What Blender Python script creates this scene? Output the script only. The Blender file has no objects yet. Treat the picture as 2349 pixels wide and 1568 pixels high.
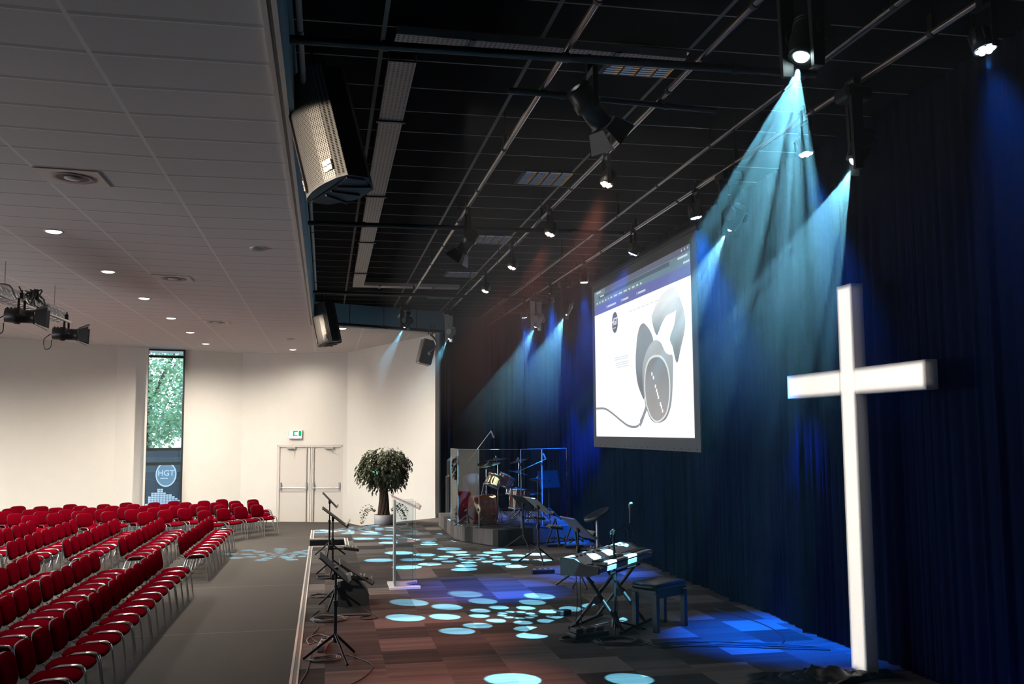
import bpy, bmesh, math, random
from mathutils import Vector, Matrix
random.seed(7)
SC = bpy.context.scene
COL = SC.collection
PI = math.pi

# ------------------------------------------------------------------ camera
cam_d = bpy.data.cameras.new('camera'); cam = bpy.data.objects.new('camera', cam_d); COL.objects.link(cam)
cam_d.sensor_width = 36.0; cam_d.lens = 2164.2 * 36.0 / 2349.0; cam_d.clip_end = 300; cam_d.clip_start = 0.05
YAW, PITCH, ROLL = math.radians(11.186), math.radians(5.376), math.radians(-0.401)
fw = Vector((math.sin(YAW) * math.cos(PITCH), math.cos(YAW) * math.cos(PITCH), math.sin(PITCH)))
r0 = Vector((math.cos(YAW), -math.sin(YAW), 0)); u0 = r0.cross(fw)
rt = math.cos(ROLL) * r0 + math.sin(ROLL) * u0
up = -math.sin(ROLL) * r0 + math.cos(ROLL) * u0
cam.matrix_world = Matrix(((rt.x, up.x, -fw.x, 0), (rt.y, up.y, -fw.y, 0), (rt.z, up.z, -fw.z, 2.75), (0, 0, 0, 1)))
SC.camera = cam

# ------------------------------------------------------------------ world, exposure
SC.view_settings.view_transform = 'Standard'; SC.view_settings.look = 'None'
SC.view_settings.exposure = 0.0; SC.view_settings.gamma = 1.0; SC.view_settings.use_curve_mapping = False
W = bpy.data.worlds.new('daylight'); SC.world = W; W.use_nodes = True
wn = W.node_tree; bg = wn.nodes['Background']
sky = wn.nodes.new('ShaderNodeTexSky'); sky.sky_type = 'HOSEK_WILKIE'; sky.turbidity = 4.0; sky.ground_albedo = 0.35
sky.sun_direction = (-0.3, 0.25, 0.92)
wn.links.new(sky.outputs[0], bg.inputs['Color']); bg.inputs['Strength'].default_value = 27.0
SC.cycles.max_bounces = 6; SC.cycles.diffuse_bounces = 3; SC.cycles.glossy_bounces = 3
SC.cycles.transmission_bounces = 6; SC.cycles.transparent_max_bounces = 16; SC.cycles.volume_bounces = 0
SC.cycles.caustics_reflective = False; SC.cycles.caustics_refractive = False
SC.cycles.sample_clamp_indirect = 4.0; SC.cycles.use_light_tree = True

WARM_HALL = 1350.0      # watts of one ceiling downlight
BLUE_PAR = 3000.0
GOBO_W = 19000.0
AMBER_W = 330.0
HAZE = 0.021
DAY_W = 150.0
LECT_W = 1300.0
CROSS_W = 4000.0
FRONT_W = 4600.0

# ------------------------------------------------------------------ mesh helpers
def basis(d):
    d = Vector(d).normalized()
    a = Vector((0, 0, 1)) if abs(d.z) < 0.95 else Vector((1, 0, 0))
    x = d.cross(a).normalized(); y = d.cross(x).normalized()
    return x, y, d

class MB:
    def __init__(s, xf=None):
        s.v = []; s.f = []; s.xf = xf or Matrix(); s.sm = set()
    def add(s, vs, fs, smooth=False):
        b = len(s.v)
        s.v += [s.xf @ Vector(v) for v in vs]
        for f in fs:
            if smooth: s.sm.add(len(s.f))
            s.f.append([b + i for i in f])
        return s
    def box(s, c, d, rz=0.0, m=None, bev=0.0):
        x, y, z = d[0] / 2, d[1] / 2, d[2] / 2
        if bev > 0:
            b = min(bev, x * .9, y * .9, z * .9)
            vs = []
            for sx in (-1, 1):
                for sy in (-1, 1):
                    for sz in (-1, 1):
                        vs += [(sx * (x - b), sy * (y - b), sz * z), (sx * (x - b), sy * y, sz * (z - b)), (sx * x, sy * (y - b), sz * (z - b))]
            bm = bmesh.new()
            for v in vs: bm.verts.new(v)
            r = bmesh.ops.convex_hull(bm, input=bm.verts)
            bm.verts.index_update()
            V = [tuple(v.co) for v in bm.verts]; F = [[v.index for v in f.verts] for f in bm.faces]; bm.free()
        else:
            V = [(-x, -y, -z), (x, -y, -z), (x, y, -z), (-x, y, -z), (-x, -y, z), (x, -y, z), (x, y, z), (-x, y, z)]
            F = [(0, 3, 2, 1), (4, 5, 6, 7), (0, 1, 5, 4), (1, 2, 6, 5), (2, 3, 7, 6), (3, 0, 4, 7)]
        M = Matrix.Translation(c) @ (m or Matrix.Rotation(rz, 4, 'Z'))
        return s.add([M @ Vector(v) for v in V], F)
    def cyl(s, p0, p1, r0, r1=None, n=12, cap=True):
        r1 = r0 if r1 is None else r1
        p0, p1 = Vector(p0), Vector(p1); x, y, d = basis(p1 - p0)
        V = []
        for p, r in ((p0, r0), (p1, r1)):
            for i in range(n):
                a = 2 * PI * i / n; V.append(p + x * (r * math.cos(a)) + y * (r * math.sin(a)))
        s.add(V, [(i, (i + 1) % n, n + (i + 1) % n, n + i) for i in range(n)], True)
        if cap: s.add(V, [tuple(range(n))[::-1], tuple(range(n, 2 * n))])
        return s
    def tube(s, pts, r, n=8):
        P = [Vector(p) for p in pts]; V = []; x = None
        for i, p in enumerate(P):
            d = ((P[min(i + 1, len(P) - 1)] - P[max(i - 1, 0)])).normalized()
            if x is None: x = basis(d)[0]
            else: x = (x - d * x.dot(d)).normalized()
            y = d.cross(x)
            for k in range(n):
                a = 2 * PI * k / n; V.append(p + x * (r * math.cos(a)) + y * (r * math.sin(a)))
        F = []
        for i in range(len(P) - 1):
            for k in range(n):
                F.append((i * n + k, i * n + (k + 1) % n, (i + 1) * n + (k + 1) % n, (i + 1) * n + k))
        s.add(V, F, True)
        s.add(V[:n] + V[-n:], [tuple(range(n))[::-1], tuple(range(n, 2 * n))])
        return s
    def curve(s, pts, r, n=6, res=6):                    # Catmull-Rom tube
        return s.tube(smooth_pts(pts, res), r, n)
    def lathe(s, prof, c=(0, 0, 0), axis=(0, 0, 1), n=24):
        x, y, d = basis(axis); c = Vector(c); V = []
        for r, h in prof:
            for i in range(n):
                a = 2 * PI * i / n; V.append(c + d * h + x * (max(r, 1e-4) * math.cos(a)) + y * (max(r, 1e-4) * math.sin(a)))
        F = []
        for j in range(len(prof) - 1):
            for i in range(n):
                F.append((j * n + i, j * n + (i + 1) % n, (j + 1) * n + (i + 1) % n, (j + 1) * n + i))
        return s.add(V, F, True)
    def prism(s, poly, z0, z1):                          # plan polygon extruded upward
        n = len(poly)
        V = [(p[0], p[1], z0) for p in poly] + [(p[0], p[1], z1) for p in poly]
        return s.add(V, [tuple(range(n))[::-1], tuple(range(n, 2 * n))] + [(i, (i + 1) % n, n + (i + 1) % n, n + i) for i in range(n)])
    def cushion(s, w, d, h, e=4.0, dome=0.35, n=28, bend=None):
        V = []; rings = [(0.0, -h / 2), (0.86, -h / 2), (0.97, -h * .3), (1.0, 0), (0.975, h * .25), (0.9, h * .42), (0.6, h * .5 + dome * h * .35), (0.0, h * .5 + dome * h * .5)]
        for q, z in rings:
            for i in range(n):
                a = 2 * PI * i / n; ca, sa = math.cos(a), math.sin(a)
                x = math.copysign(abs(ca) ** (2 / e), ca) * d / 2 * max(q, .001); y = math.copysign(abs(sa) ** (2 / e), sa) * w / 2 * max(q, .001)
                p = Vector((x, y, z))
                V.append(bend(p) if bend else p)
        F = [(j * n + i, j * n + (i + 1) % n, (j + 1) * n + (i + 1) % n, (j + 1) * n + i) for j in range(len(rings) - 1) for i in range(n)]
        return s.add(V, F, True)
    def quad(s, a, b, c, d): return s.add([a, b, c, d], [(0, 1, 2, 3)])
    def build(s, name, m, parent=None, **kw):
        me = bpy.data.meshes.new(name); me.from_pydata([tuple(v) for v in s.v], [], s.f); me.validate()
        if s.sm and len(me.polygons) == len(s.f):
            for i in s.sm: me.polygons[i].use_smooth = True
        me.materials.append(m)
        o = bpy.data.objects.new(name, me); COL.objects.link(o)
        if parent: o.parent = parent
        for k, v in kw.items(): o[k] = v
        return o

def smooth_pts(pts, res=6):
    P = [Vector(p) for p in pts]; out = []
    for i in range(len(P) - 1):
        a, b, c, d = P[max(i - 1, 0)], P[i], P[i + 1], P[min(i + 2, len(P) - 1)]
        for k in range(res):
            t = k / res
            out.append(0.5 * ((2 * b) + (c - a) * t + (2 * a - 5 * b + 4 * c - d) * t * t + (3 * b - a - 3 * c + d) * t ** 3))
    return out + [P[-1]]

def tag(o, label, cat, group=None, kind=None):
    o['label'] = label; o['category'] = cat
    if group: o['group'] = group
    if kind: o['kind'] = kind
    return o
def thing(name, label, cat, loc=(0, 0, 0), rz=0.0, group=None):
    o = bpy.data.objects.new(name, None); COL.objects.link(o); o.empty_display_size = 0.1
    o.location = loc; o.rotation_euler = (0, 0, rz)
    return tag(o, label, cat, group)
def struct(name, mb, m):
    o = mb.build(name, m); o['kind'] = 'structure'; return o
def dup(root, loc=None, rz=None, label=None, group=None, par=None):
    r = root.copy(); COL.objects.link(r)
    if par is None:
        if loc is not None: r.location = loc
        if rz is not None: r.rotation_euler = (0, 0, rz)
        if label: r['label'] = label
        if group: r['group'] = group
    else: r.parent = par
    for ch in list(root.children): dup(ch, par=r)
    return r
ORD = ['first', 'second', 'third', 'fourth', 'fifth', 'sixth', 'seventh', 'eighth', 'ninth', 'tenth', 'eleventh', 'twelfth', 'thirteenth', 'fourteenth', 'fifteenth', 'sixteenth', 'seventeenth', 'eighteenth']

# ------------------------------------------------------------------ materials
class NT:
    def __init__(s, t): s.t = t
    def n(s, ty, **k):
        o = s.t.nodes.new(ty)
        for a, b in k.items(): setattr(o, a, b)
        return o
    def l(s, a, b): s.t.links.new(a, b)
    def m(s, op, a, b=None, c=None):
        o = s.n('ShaderNodeMath', operation=op)
        for i, x in enumerate((a, b, c)):
            if x is None: continue
            if isinstance(x, (int, float)): o.inputs[i].default_value = x
            else: s.l(x, o.inputs[i])
        return o.outputs[0]
    def mix(s, f, a, b):
        o = s.n('ShaderNodeMix', data_type='RGBA')
        if isinstance(f, (int, float)): o.inputs[0].default_value = f
        else: s.l(f, o.inputs[0])
        for i, x in ((6, a), (7, b)):
            if isinstance(x, tuple): o.inputs[i].default_value = x + (1,) if len(x) == 3 else x
            else: s.l(x, o.inputs[i])
        return o.outputs[2]
    def xyz(s, kind='Object'):
        tc = s.n('ShaderNodeTexCoord'); sp = s.n('ShaderNodeSeparateXYZ'); s.l(tc.outputs[kind], sp.inputs[0])
        return tc.outputs[kind], sp.outputs
    def noise(s, vec, scale, detail=3.0, sc=(1, 1, 1)):
        mp = s.n('ShaderNodeMapping'); mp.inputs['Scale'].default_value = sc; s.l(vec, mp.inputs[0])
        nz = s.n('ShaderNodeTexNoise'); nz.inputs['Scale'].default_value = scale; nz.inputs['Detail'].default_value = detail
        s.l(mp.outputs[0], nz.inputs['Vector']); return nz.outputs['Fac']
    def ramp(s, f, stops):
        r = s.n('ShaderNodeValToRGB'); e = r.color_ramp.elements
        while len(e) < len(stops): e.new(0.5)
        for i, (p, c) in enumerate(stops): e[i].position = p; e[i].color = c + (1,)
        s.l(f, r.inputs[0]); return r.outputs[0]

def newmat(name):
    m = bpy.data.materials.new(name); m.use_nodes = True
    return m, NT(m.node_tree), m.node_tree.nodes['Principled BSDF']
def mat(name, col, rough=0.6, metal=0.0, var=0.12, scale=30.0, bump=0.0, spec=0.5, coat=0.0):
    m, t, p = newmat(name)
    vec, _ = t.xyz(); f = t.noise(vec, scale)
    d = tuple(max(0, c * (1 - var)) for c in col); b = tuple(min(1, c * (1 + var)) for c in col)
    t.l(t.mix(f, d, b), p.inputs['Base Color'])
    p.inputs['Roughness'].default_value = rough; p.inputs['Metallic'].default_value = metal
    p.inputs['Specular IOR Level'].default_value = spec; p.inputs['Coat Weight'].default_value = coat
    if bump:
        bp = t.n('ShaderNodeBump'); bp.inputs['Strength'].default_value = bump; bp.inputs['Distance'].default_value = 0.01
        t.l(f, bp.inputs['Height']); t.l(bp.outputs[0], p.inputs['Normal'])
    return m
def emit(name, col, s):
    m, t, p = newmat(name); t.t.nodes.remove(p)
    e = t.n('ShaderNodeEmission'); e.inputs[0].default_value = col + (1,); e.inputs[1].default_value = s
    t.l(e.outputs[0], t.t.nodes['Material Output'].inputs[0]); return m
def clear(name, tint=(0.94, 0.98, 1.0), refl=0.5):
    m, t, p = newmat(name); t.t.nodes.remove(p)
    tr = t.n('ShaderNodeBsdfTransparent'); tr.inputs[0].default_value = tint + (1,)
    gl = t.n('ShaderNodeBsdfGlossy'); gl.inputs['Roughness'].default_value = 0.02
    fr = t.n('ShaderNodeFresnel'); fr.inputs[0].default_value = 1.45
    mx = t.n('ShaderNodeMixShader'); t.l(t.m('MULTIPLY', fr.outputs[0], refl), mx.inputs[0]); t.l(tr.outputs[0], mx.inputs[1]); t.l(gl.outputs[0], mx.inputs[2])
    t.l(mx.outputs[0], t.t.nodes['Material Output'].inputs[0]); return m

M = {}
M['wall'] = mat('warm white wall paint', (0.82, 0.81, 0.755), 0.85, var=0.03, scale=3)
M['door'] = mat('off white door paint', (0.72, 0.69, 0.64), 0.6, var=0.03)
M['greywall'] = mat('grey stage wall paint', (0.10, 0.09, 0.085), 0.8)
M['soffit'] = mat('soffit board with painted cyan light', (0.22, 0.44, 0.56), 0.7, var=0.04, scale=4)  # cyan stage light on the soffits is painted into this base colour
M['trim'] = mat('white trim', (0.80, 0.76, 0.70), 0.5, var=0.04)
M['blackwall'] = mat('black wall', (0.006, 0.006, 0.007), 0.9, spec=0.05)
M['black'] = mat('black plastic', (0.012, 0.012, 0.013), 0.45)
M['blackmetal'] = mat('black powder coat', (0.014, 0.014, 0.015), 0.35, metal=0.3)
M['pipe'] = mat('satin pipe', (0.40, 0.38, 0.36), 0.25, metal=0.9)
M['darkgrey'] = mat('dark grey plastic', (0.045, 0.045, 0.048), 0.5)
M['grey'] = mat('grey plastic', (0.16, 0.155, 0.15), 0.5)
M['lgrey'] = mat('light grey plastic', (0.42, 0.41, 0.40), 0.5)
M['chrome'] = mat('chrome tube', (0.78, 0.78, 0.78), 0.12, metal=1.0, var=0.03)
M['steel'] = mat('brushed steel', (0.50, 0.49, 0.48), 0.32, metal=1.0)
M['alu'] = mat('aluminium truss', (0.62, 0.63, 0.65), 0.32, metal=0.9)
M['white'] = mat('white plastic', (0.80, 0.80, 0.80), 0.45, var=0.03)
M['cross'] = mat('white painted wood', (0.86, 0.83, 0.79), 0.6, var=0.03, scale=6)
M['frost'] = mat('frosted white acrylic', (0.92, 0.91, 0.93), 0.35, var=0.03)
M['paper'] = mat('white paper', (0.75, 0.74, 0.72), 0.8)
M['red'] = mat('red chair fabric', (0.115, 0.0010, 0.0064), 1.0, var=0.30, scale=160, bump=0.25, spec=0.0)
M['pot'] = mat('white ceramic', (0.62, 0.60, 0.62), 0.4)
M['bark'] = mat('ficus bark', (0.075, 0.042, 0.028), 0.9, var=0.5, scale=25, bump=0.6)
M['wood'] = mat('orange lacquered drum wood', (0.34, 0.095, 0.035), 0.22, var=0.4, scale=14, coat=0.5)
M['skin'] = mat('drum head', (0.55, 0.54, 0.50), 0.5)
M['brass'] = mat('cymbal bronze', (0.74, 0.68, 0.50), 0.25, metal=1.0)
M['leather'] = mat('black leatherette', (0.014, 0.014, 0.016), 0.38, var=0.3, scale=60, bump=0.2)
M['cable'] = mat('black rubber cable', (0.02, 0.02, 0.022), 0.5)
M['greycable'] = mat('grey cable', (0.30, 0.28, 0.26), 0.5)
M['cloth'] = mat('black shiny cloth', (0.015, 0.016, 0.020), 0.35, bump=0.3, scale=8)
M['bluep'] = mat('blue plastic', (0.03, 0.10, 0.60), 0.4)
M['redp'] = mat('red label', (0.5, 0.03, 0.03), 0.5)
M['ground'] = mat('paving outside', (0.34, 0.34, 0.33), 0.9, var=0.25, scale=2)
M['van'] = mat('dark van paint', (0.05, 0.052, 0.058), 0.18, coat=0.6)
M['vanlogo'] = mat('pale blue vinyl', (0.50, 0.68, 0.74), 0.5)
M['vanwhite'] = mat('white vinyl', (0.92, 0.94, 0.96), 0.5, var=0.02)
M['trunk'] = mat('tree trunk', (0.12, 0.09, 0.06), 0.9)
M['glass'] = clear('window glass', (0.93, 0.97, 0.97), 0.7)
M['acryl'] = clear('clear acrylic', (0.93, 0.96, 0.97), 0.85)
M['screenback'] = mat('grey screen border', (0.16, 0.155, 0.15), 0.8, var=0.05)
M['rugblack'] = mat('black rubber', (0.02, 0.02, 0.02), 0.8)
M['keyw'] = mat('white piano keys', (0.90, 0.89, 0.87), 0.3, var=0.03)
M['kbtop'] = mat('silver grey panel', (0.36, 0.40, 0.42), 0.4)

def leafmat(name, a, b, tr=0.15):
    m, t, p = newmat(name)
    vec, _ = t.xyz(); f = t.noise(vec, 9.0); t.l(t.mix(f, a, b), p.inputs['Base Color'])
    p.inputs['Roughness'].default_value = 0.5; p.inputs['Transmission Weight'].default_value = 0.0
    return m
M['leaf'] = leafmat('ficus leaves', (0.022, 0.034, 0.014), (0.105, 0.125, 0.050))
M['treeleaf'] = leafmat('tree leaves', (0.30, 0.46, 0.22), (0.52, 0.66, 0.38))

def tile_lines(t, x, y, px, py, ox, oy, wx, wy):
    def dist(c, per, off):
        a = t.m('ADD', c, -off + 1000 * per); f = t.m('FRACT', t.m('DIVIDE', a, per))
        return t.m('MULTIPLY', t.m('MINIMUM', f, t.m('SUBTRACT', 1.0, f)), per)
    lx = t.m('LESS_THAN', dist(x, px, ox), wx / 2); ly = t.m('LESS_THAN', dist(y, py, oy), wy / 2)
    return lx, ly
# white mineral ceiling with exposed bars
m, t, p = newmat('white ceiling tiles'); vec, o = t.xyz()
lx, ly = tile_lines(t, o[0], o[1], 1.2, 0.6, -1.53, 5.765, 0.030, 0.018)
f = t.noise(vec, 220, 2); base = t.mix(f, (0.70, 0.67, 0.655), (0.82, 0.795, 0.78))
sh = t.m('FRACT', t.m('DIVIDE', t.m('ADD', o[1], 600 - 5.765), 0.6)); dk = t.m('MULTIPLY', t.m('GREATER_THAN', sh, 0.90), 0.45)
base = t.mix(dk, base, (0.30, 0.285, 0.275))
base = t.mix(ly, base, (0.92, 0.91, 0.90)); base = t.mix(lx, base, (0.92, 0.90, 0.88))
t.l(base, p.inputs['Base Color']); p.inputs['Roughness'].default_value = 0.9
M['ceil'] = m
# black ceiling with grey bars
m, t, p = newmat('black ceiling tiles'); vec, o = t.xyz()
lx, ly = tile_lines(t, o[0], o[1], 1.2, 0.615, 0.40, 12.35, 0.034, 0.018)
f = t.noise(vec, 90, 2); base = t.mix(f, (0.002, 0.002, 0.0024), (0.005, 0.005, 0.006))
base = t.mix(ly, base, (0.50, 0.46, 0.43)); base = t.mix(lx, base, (0.34, 0.32, 0.30))
t.l(base, p.inputs['Base Color']); p.inputs['Roughness'].default_value = 0.9; p.inputs['Specular IOR Level'].default_value = 0.05; M['bceil'] = m
# grey-brown hall carpet
m, t, p = newmat('hall carpet'); vec, o = t.xyz()
f = t.noise(vec, 130, 4); g = t.noise(vec, 0.8, 2)
base = t.mix(f, (0.015, 0.013, 0.0115), (0.066, 0.058, 0.052)); base = t.mix(t.m('MULTIPLY', g, 0.35), base, (0.06, 0.052, 0.046))
_, seam = tile_lines(t, o[0], o[1], 50.0, 4.0, 25.0, 13.9, 0.001, 0.012)
base = t.mix(t.m('MULTIPLY', seam, 0.5), base, (0.3, 0.28, 0.26))
t.l(base, p.inputs['Base Color']); p.inputs['Roughness'].default_value = 0.95
bp = t.n('ShaderNodeBump'); bp.inputs['Strength'].default_value = 0.4; bp.inputs['Distance'].default_value = 0.01; t.l(f, bp.inputs['Height']); t.l(bp.outputs[0], p.inputs['Normal'])
M['carpet'] = m
# stage carpet tiles, streaked along x
def stage_carpet(name):
    m, t, p = newmat(name); vec, o = t.xyz()
    TX, TY = 0.547, 0.547
    cx = t.m('FLOOR', t.m('DIVIDE', t.m('ADD', o[0], 54.7 - 0.30), TX))
    wn_ = t.n('ShaderNodeTexWhiteNoise', noise_dimensions='1D'); t.l(cx, wn_.inputs['W'])
    yy = t.m('ADD', t.m('DIVIDE', o[1], TY), wn_.outputs['Value']); cy = t.m('FLOOR', yy)
    cb = t.n('ShaderNodeCombineXYZ'); t.l(cx, cb.inputs[0]); t.l(cy, cb.inputs[1])
    w2 = t.n('ShaderNodeTexWhiteNoise', noise_dimensions='2D'); t.l(cb.outputs[0], w2.inputs['Vector'])
    off = t.n('ShaderNodeCombineXYZ'); t.l(t.m('MULTIPLY', w2.outputs['Value'], 40.0), off.inputs[1]); t.l(t.m('MULTIPLY', cx, 0.0), off.inputs[0])
    va = t.n('ShaderNodeVectorMath', operation='ADD'); t.l(vec, va.inputs[0]); t.l(off.outputs[0], va.inputs[1])
    st = t.noise(va.outputs[0], 1.0, 3, (0.35, 9.0, 1)); fine = t.noise(vec, 150, 3)
    v = t.m('ADD', t.m('MULTIPLY', st, 0.60), t.m('MULTIPLY', w2.outputs['Value'], 0.62))
    v = t.m('ADD', v, t.m('MULTIPLY', t.m('SUBTRACT', fine, 0.5), 0.25))
    base = t.ramp(v, [(0.30, (0.016, 0.0145, 0.0135)), (0.60, (0.066, 0.059, 0.055)), (0.90, (0.180, 0.160, 0.150))])
    t.l(base, p.inputs['Base Color']); p.inputs['Roughness'].default_value = 0.95
    bp = t.n('ShaderNodeBump'); bp.inputs['Strength'].default_value = 0.3; bp.inputs['Distance'].default_value = 0.008; t.l(fine, bp.inputs['Height']); t.l(bp.outputs[0], p.inputs['Normal'])
    return m
M['stage'] = stage_carpet('stage carpet tiles')
# stage curtain
m, t, p = newmat('dark blue velvet'); vec, o = t.xyz()
f = t.noise(vec, 40, 3, (1, 1, 0.1)); t.l(t.mix(f, (0.0055, 0.0085, 0.027), (0.012, 0.019, 0.056)), p.inputs['Base Color'])
p.inputs['Roughness'].default_value = 0.95; p.inputs['Specular IOR Level'].default_value = 0.0
M['curtain'] = m
# perforated tray
m, t, p = newmat('perforated steel tray'); vec, o = t.xyz()
def dots(t, x, y, per, asp, rad):
    fx = t.m('SUBTRACT', t.m('FRACT', t.m('DIVIDE', t.m('ADD', x, 500.0), per * asp)), 0.5); fy = t.m('SUBTRACT', t.m('FRACT', t.m('DIVIDE', t.m('ADD', y, 500.0), per)), 0.5)
    d = t.m('SQRT', t.m('ADD', t.m('MULTIPLY', fx, fx), t.m('MULTIPLY', fy, fy))); return t.m('LESS_THAN', d, rad)
hole = dots(t, o[0], o[1], 0.036, 1.0, 0.24)
t.l(t.mix(hole, (0.46, 0.42, 0.38), (0.02, 0.02, 0.02)), p.inputs['Base Color']); p.inputs['Roughness'].default_value = 0.5; p.inputs['Metallic'].default_value = 0.3
M['tray'] = m
# loudspeaker grille
m, t, p = newmat('perforated speaker grille'); vec, o = t.xyz()
hole = dots(t, t.m('ADD', o[1], t.m('MULTIPLY', o[0], 0.6)), o[2], 0.013, 1.0, 0.33)
t.l(t.mix(hole, (0.33, 0.30, 0.27), (0.012, 0.012, 0.012)), p.inputs['Base Color']); p.inputs['Roughness'].default_value = 0.35; p.inputs['Metallic'].default_value = 0.6
M['grille'] = m

# ================================================================== THE ROOM
ST = 0.60                                                # stage level
CZ = 5.214; BZ = 5.75                                    # white and black ceiling heights
def slopez(x): return CZ + 0.03 * max(0.0, -1.53 - x)
struct('floor', MB().quad((-16, -4.5, 0), (6, -4.5, 0), (6, 33, 0), (-16, 33, 0)), M['carpet'])
P0, P1, P2, P3, P4, P5 = (0.66, 29.62), (-2.57, 30.75), (-6.13, 29.92), (-7.72, 29.08), (-9.3, 28.3), (-14.0, 23.0)
cm = MB()
cm.add([(-1.53, -4.5, CZ), (-0.36, -4.5, CZ), (-0.36, 22.05, CZ), (2.80, 23.5, CZ), (2.80, 32, CZ), (-1.53, 32, CZ)], [(0, 1, 2, 3, 4, 5)])
cm.add([(-1.53, -4.5, CZ), (-1.53, 32, CZ), (-15, 32, slopez(-15)), (-15, -4.5, slopez(-15))], [(0, 1, 2, 3)])
struct('ceiling', cm, M['ceil'])
struct('ceiling_stage', MB().box((2.6, 10, BZ + 0.05), (6.0, 30, 0.1)), M['bceil'])
def wallseg(mb, a, b, z0=0.0, z1=6.1, th=0.12, side=1):
    a = Vector((a[0], a[1], 0)); b = Vector((b[0], b[1], 0)); d = (b - a); L = d.length; ang = math.atan2(d.y, d.x); n = Vector((-d.y, d.x, 0)).normalized() * side
    mb.box((*(((a + b) / 2) + n * th / 2).xy, (z0 + z1) / 2), (L, th, z1 - z0), ang); return mb
# back wall: faceted, with a tall window slot and a double-door opening
def lerp(a, b, t): return (a[0] + (b[0] - a[0]) * t, a[1] + (b[1] - a[1]) * t)
dA, dB = lerp(P0, P1, 0.035), lerp(P0, P1, 0.655)         # door opening
bw = MB()
wallseg(bw, P0, dA, side=-1); wallseg(bw, dB, P1, side=-1); wallseg(bw, dA, dB, z0=2.36, side=-1)
wA, wB = lerp(P1, P2, 0.475), lerp(P1, P2, 0.775)         # window slot
wallseg(bw, P1, wA, side=-1); wallseg(bw, wB, P2, side=-1); wallseg(bw, wA, wB, z0=5.30, side=-1)
for a, b in ((P2, P3), (P3, P4), (P4, P5)): wallseg(bw, a, b, side=-1)
struct('wall_back', bw, M['wall'])
aw = MB(); wallseg(aw, (0.66, 29.62), (2.72, 23.83), side=1); struct('wall_angled', aw, M['wall'])
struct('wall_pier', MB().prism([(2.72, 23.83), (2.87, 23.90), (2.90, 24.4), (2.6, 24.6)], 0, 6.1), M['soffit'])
lw = MB().box((-14.6, 10, .35), (0.2, 32, .7)).box((-14.6, 10, 4.8), (0.2, 32, 2.8)).box((-14.6, 0.6, 2.05), (0.2, 11.2, 2.8)).box((-14.6, 23.4, 2.05), (0.2, 5.2, 2.8)); struct('wall_left', lw, M['wall'])
# daylight windows in the left wall
w2_ = thing('window_2', 'x', 'window', (-14.6, 13.5, .7)); del w2_['label']; del w2_['category']; w2_['kind'] = 'structure'
fr2 = MB()
for i in range(12): fr2.box((0, -7.3 + i * 14.6 / 11, 1.35), (.08, .06, 2.7))
for z in (.03, 2.67): fr2.box((0, 0, z), (.08, 14.6, .06))
o = fr2.build('window_frame', M['darkgrey'], w2_); o['kind'] = 'structure'
dl = bpy.data.lights.new('window_daylight', 'AREA'); dl.shape = 'RECTANGLE'; dl.size = 2.5; dl.size_y = 14.2; dl.energy = DAY_W; dl.color = (1.0, 0.97, 0.93)
o = bpy.data.objects.new('window_daylight', dl); COL.objects.link(o); o.parent = w2_; o.location = (.12, 0, 1.35); o.rotation_euler = (0, -PI / 2, 0)
struct('wall_rear', MB().box((-5, -4.6, 3), (22, 0.2, 6.2)), M['greywall'])
struct('wall_right', MB().box((5.75, 10, 3), (0.15, 30, 6.2)), M['blackwall'])
struct('wall_stage_back', MB().box((4.3, 24.55, 3), (3.1, 0.15, 6.2)), M['greywall'])
# soffits between the white and the black ceiling
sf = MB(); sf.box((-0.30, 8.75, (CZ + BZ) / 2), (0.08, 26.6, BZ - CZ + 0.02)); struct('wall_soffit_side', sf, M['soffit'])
a, b = Vector((-0.30, 22.07, 0)), Vector((2.85, 23.53, 0)); d = b - a
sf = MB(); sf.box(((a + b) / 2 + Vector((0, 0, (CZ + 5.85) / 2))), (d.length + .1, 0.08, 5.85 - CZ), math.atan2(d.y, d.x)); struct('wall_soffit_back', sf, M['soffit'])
gp = MB()
for q in (0.26, 0.52, 0.78):
    c = a + d * q; gp.box((c.x + .02, c.y - .047, (CZ + BZ) / 2), (0.012, 0.006, BZ - CZ - .02), math.atan2(d.y, d.x))
struct('trim_soffit_joints', gp, M['black'])
struct('trim_ceiling_edge', MB().box((-0.375, 8.8, CZ - 0.012), (0.035, 26.6, 0.03)).box((-0.315, 8.8, CZ - 0.012), (0.032, 26.6, 0.03)), M['trim'])
struct('trim_ceiling_gap', MB().box((-0.345, 8.8, CZ - 0.004), (0.03, 26.6, 0.02)), M['black'])
struct('baseboard_angled', MB().box((2.80, 23.83, ST + .05), (0.17, 0.012, 0.10), math.atan2(.07, .15)), M['trim'])

# ---- window
wd = Vector((wB[0] - wA[0], wB[1] - wA[1], 0)); wL = wd.length; wa = math.atan2(wd.y, wd.x); wc = Vector(((wA[0] + wB[0]) / 2, (wA[1] + wB[1]) / 2, 0))
def wmx(s, off, z): return wc + wd.normalized() * s + Vector((wd.y, -wd.x, 0)).normalized() * -off + Vector((0, 0, z))
win = thing('window_1', 'x', 'window'); del win['label']; del win['category']; win['kind'] = 'structure'
fr = MB()
for s in (-wL / 2 + .03, wL / 2 - .03): fr.box(wmx(s, 0.10, 2.65), (0.06, 0.06, 5.3), wa)
for z, h in ((0.03, .06), (1.84, .09), (2.27, .09), (5.07, .08), (5.27, .05)): fr.box(wmx(0, 0.10, z), (wL, 0.055, h), wa)
FRM = mat('dark green grey window frame', (0.022, 0.034, 0.036), 0.4); o = fr.build('window_frame', FRM, win); o['kind'] = 'structure'
o = MB().box(wmx(0, 0.10, 2.65), (wL - .05, 0.008, 5.2), wa).build('window_pane', M['glass'], win); o['kind'] = 'structure'
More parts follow.
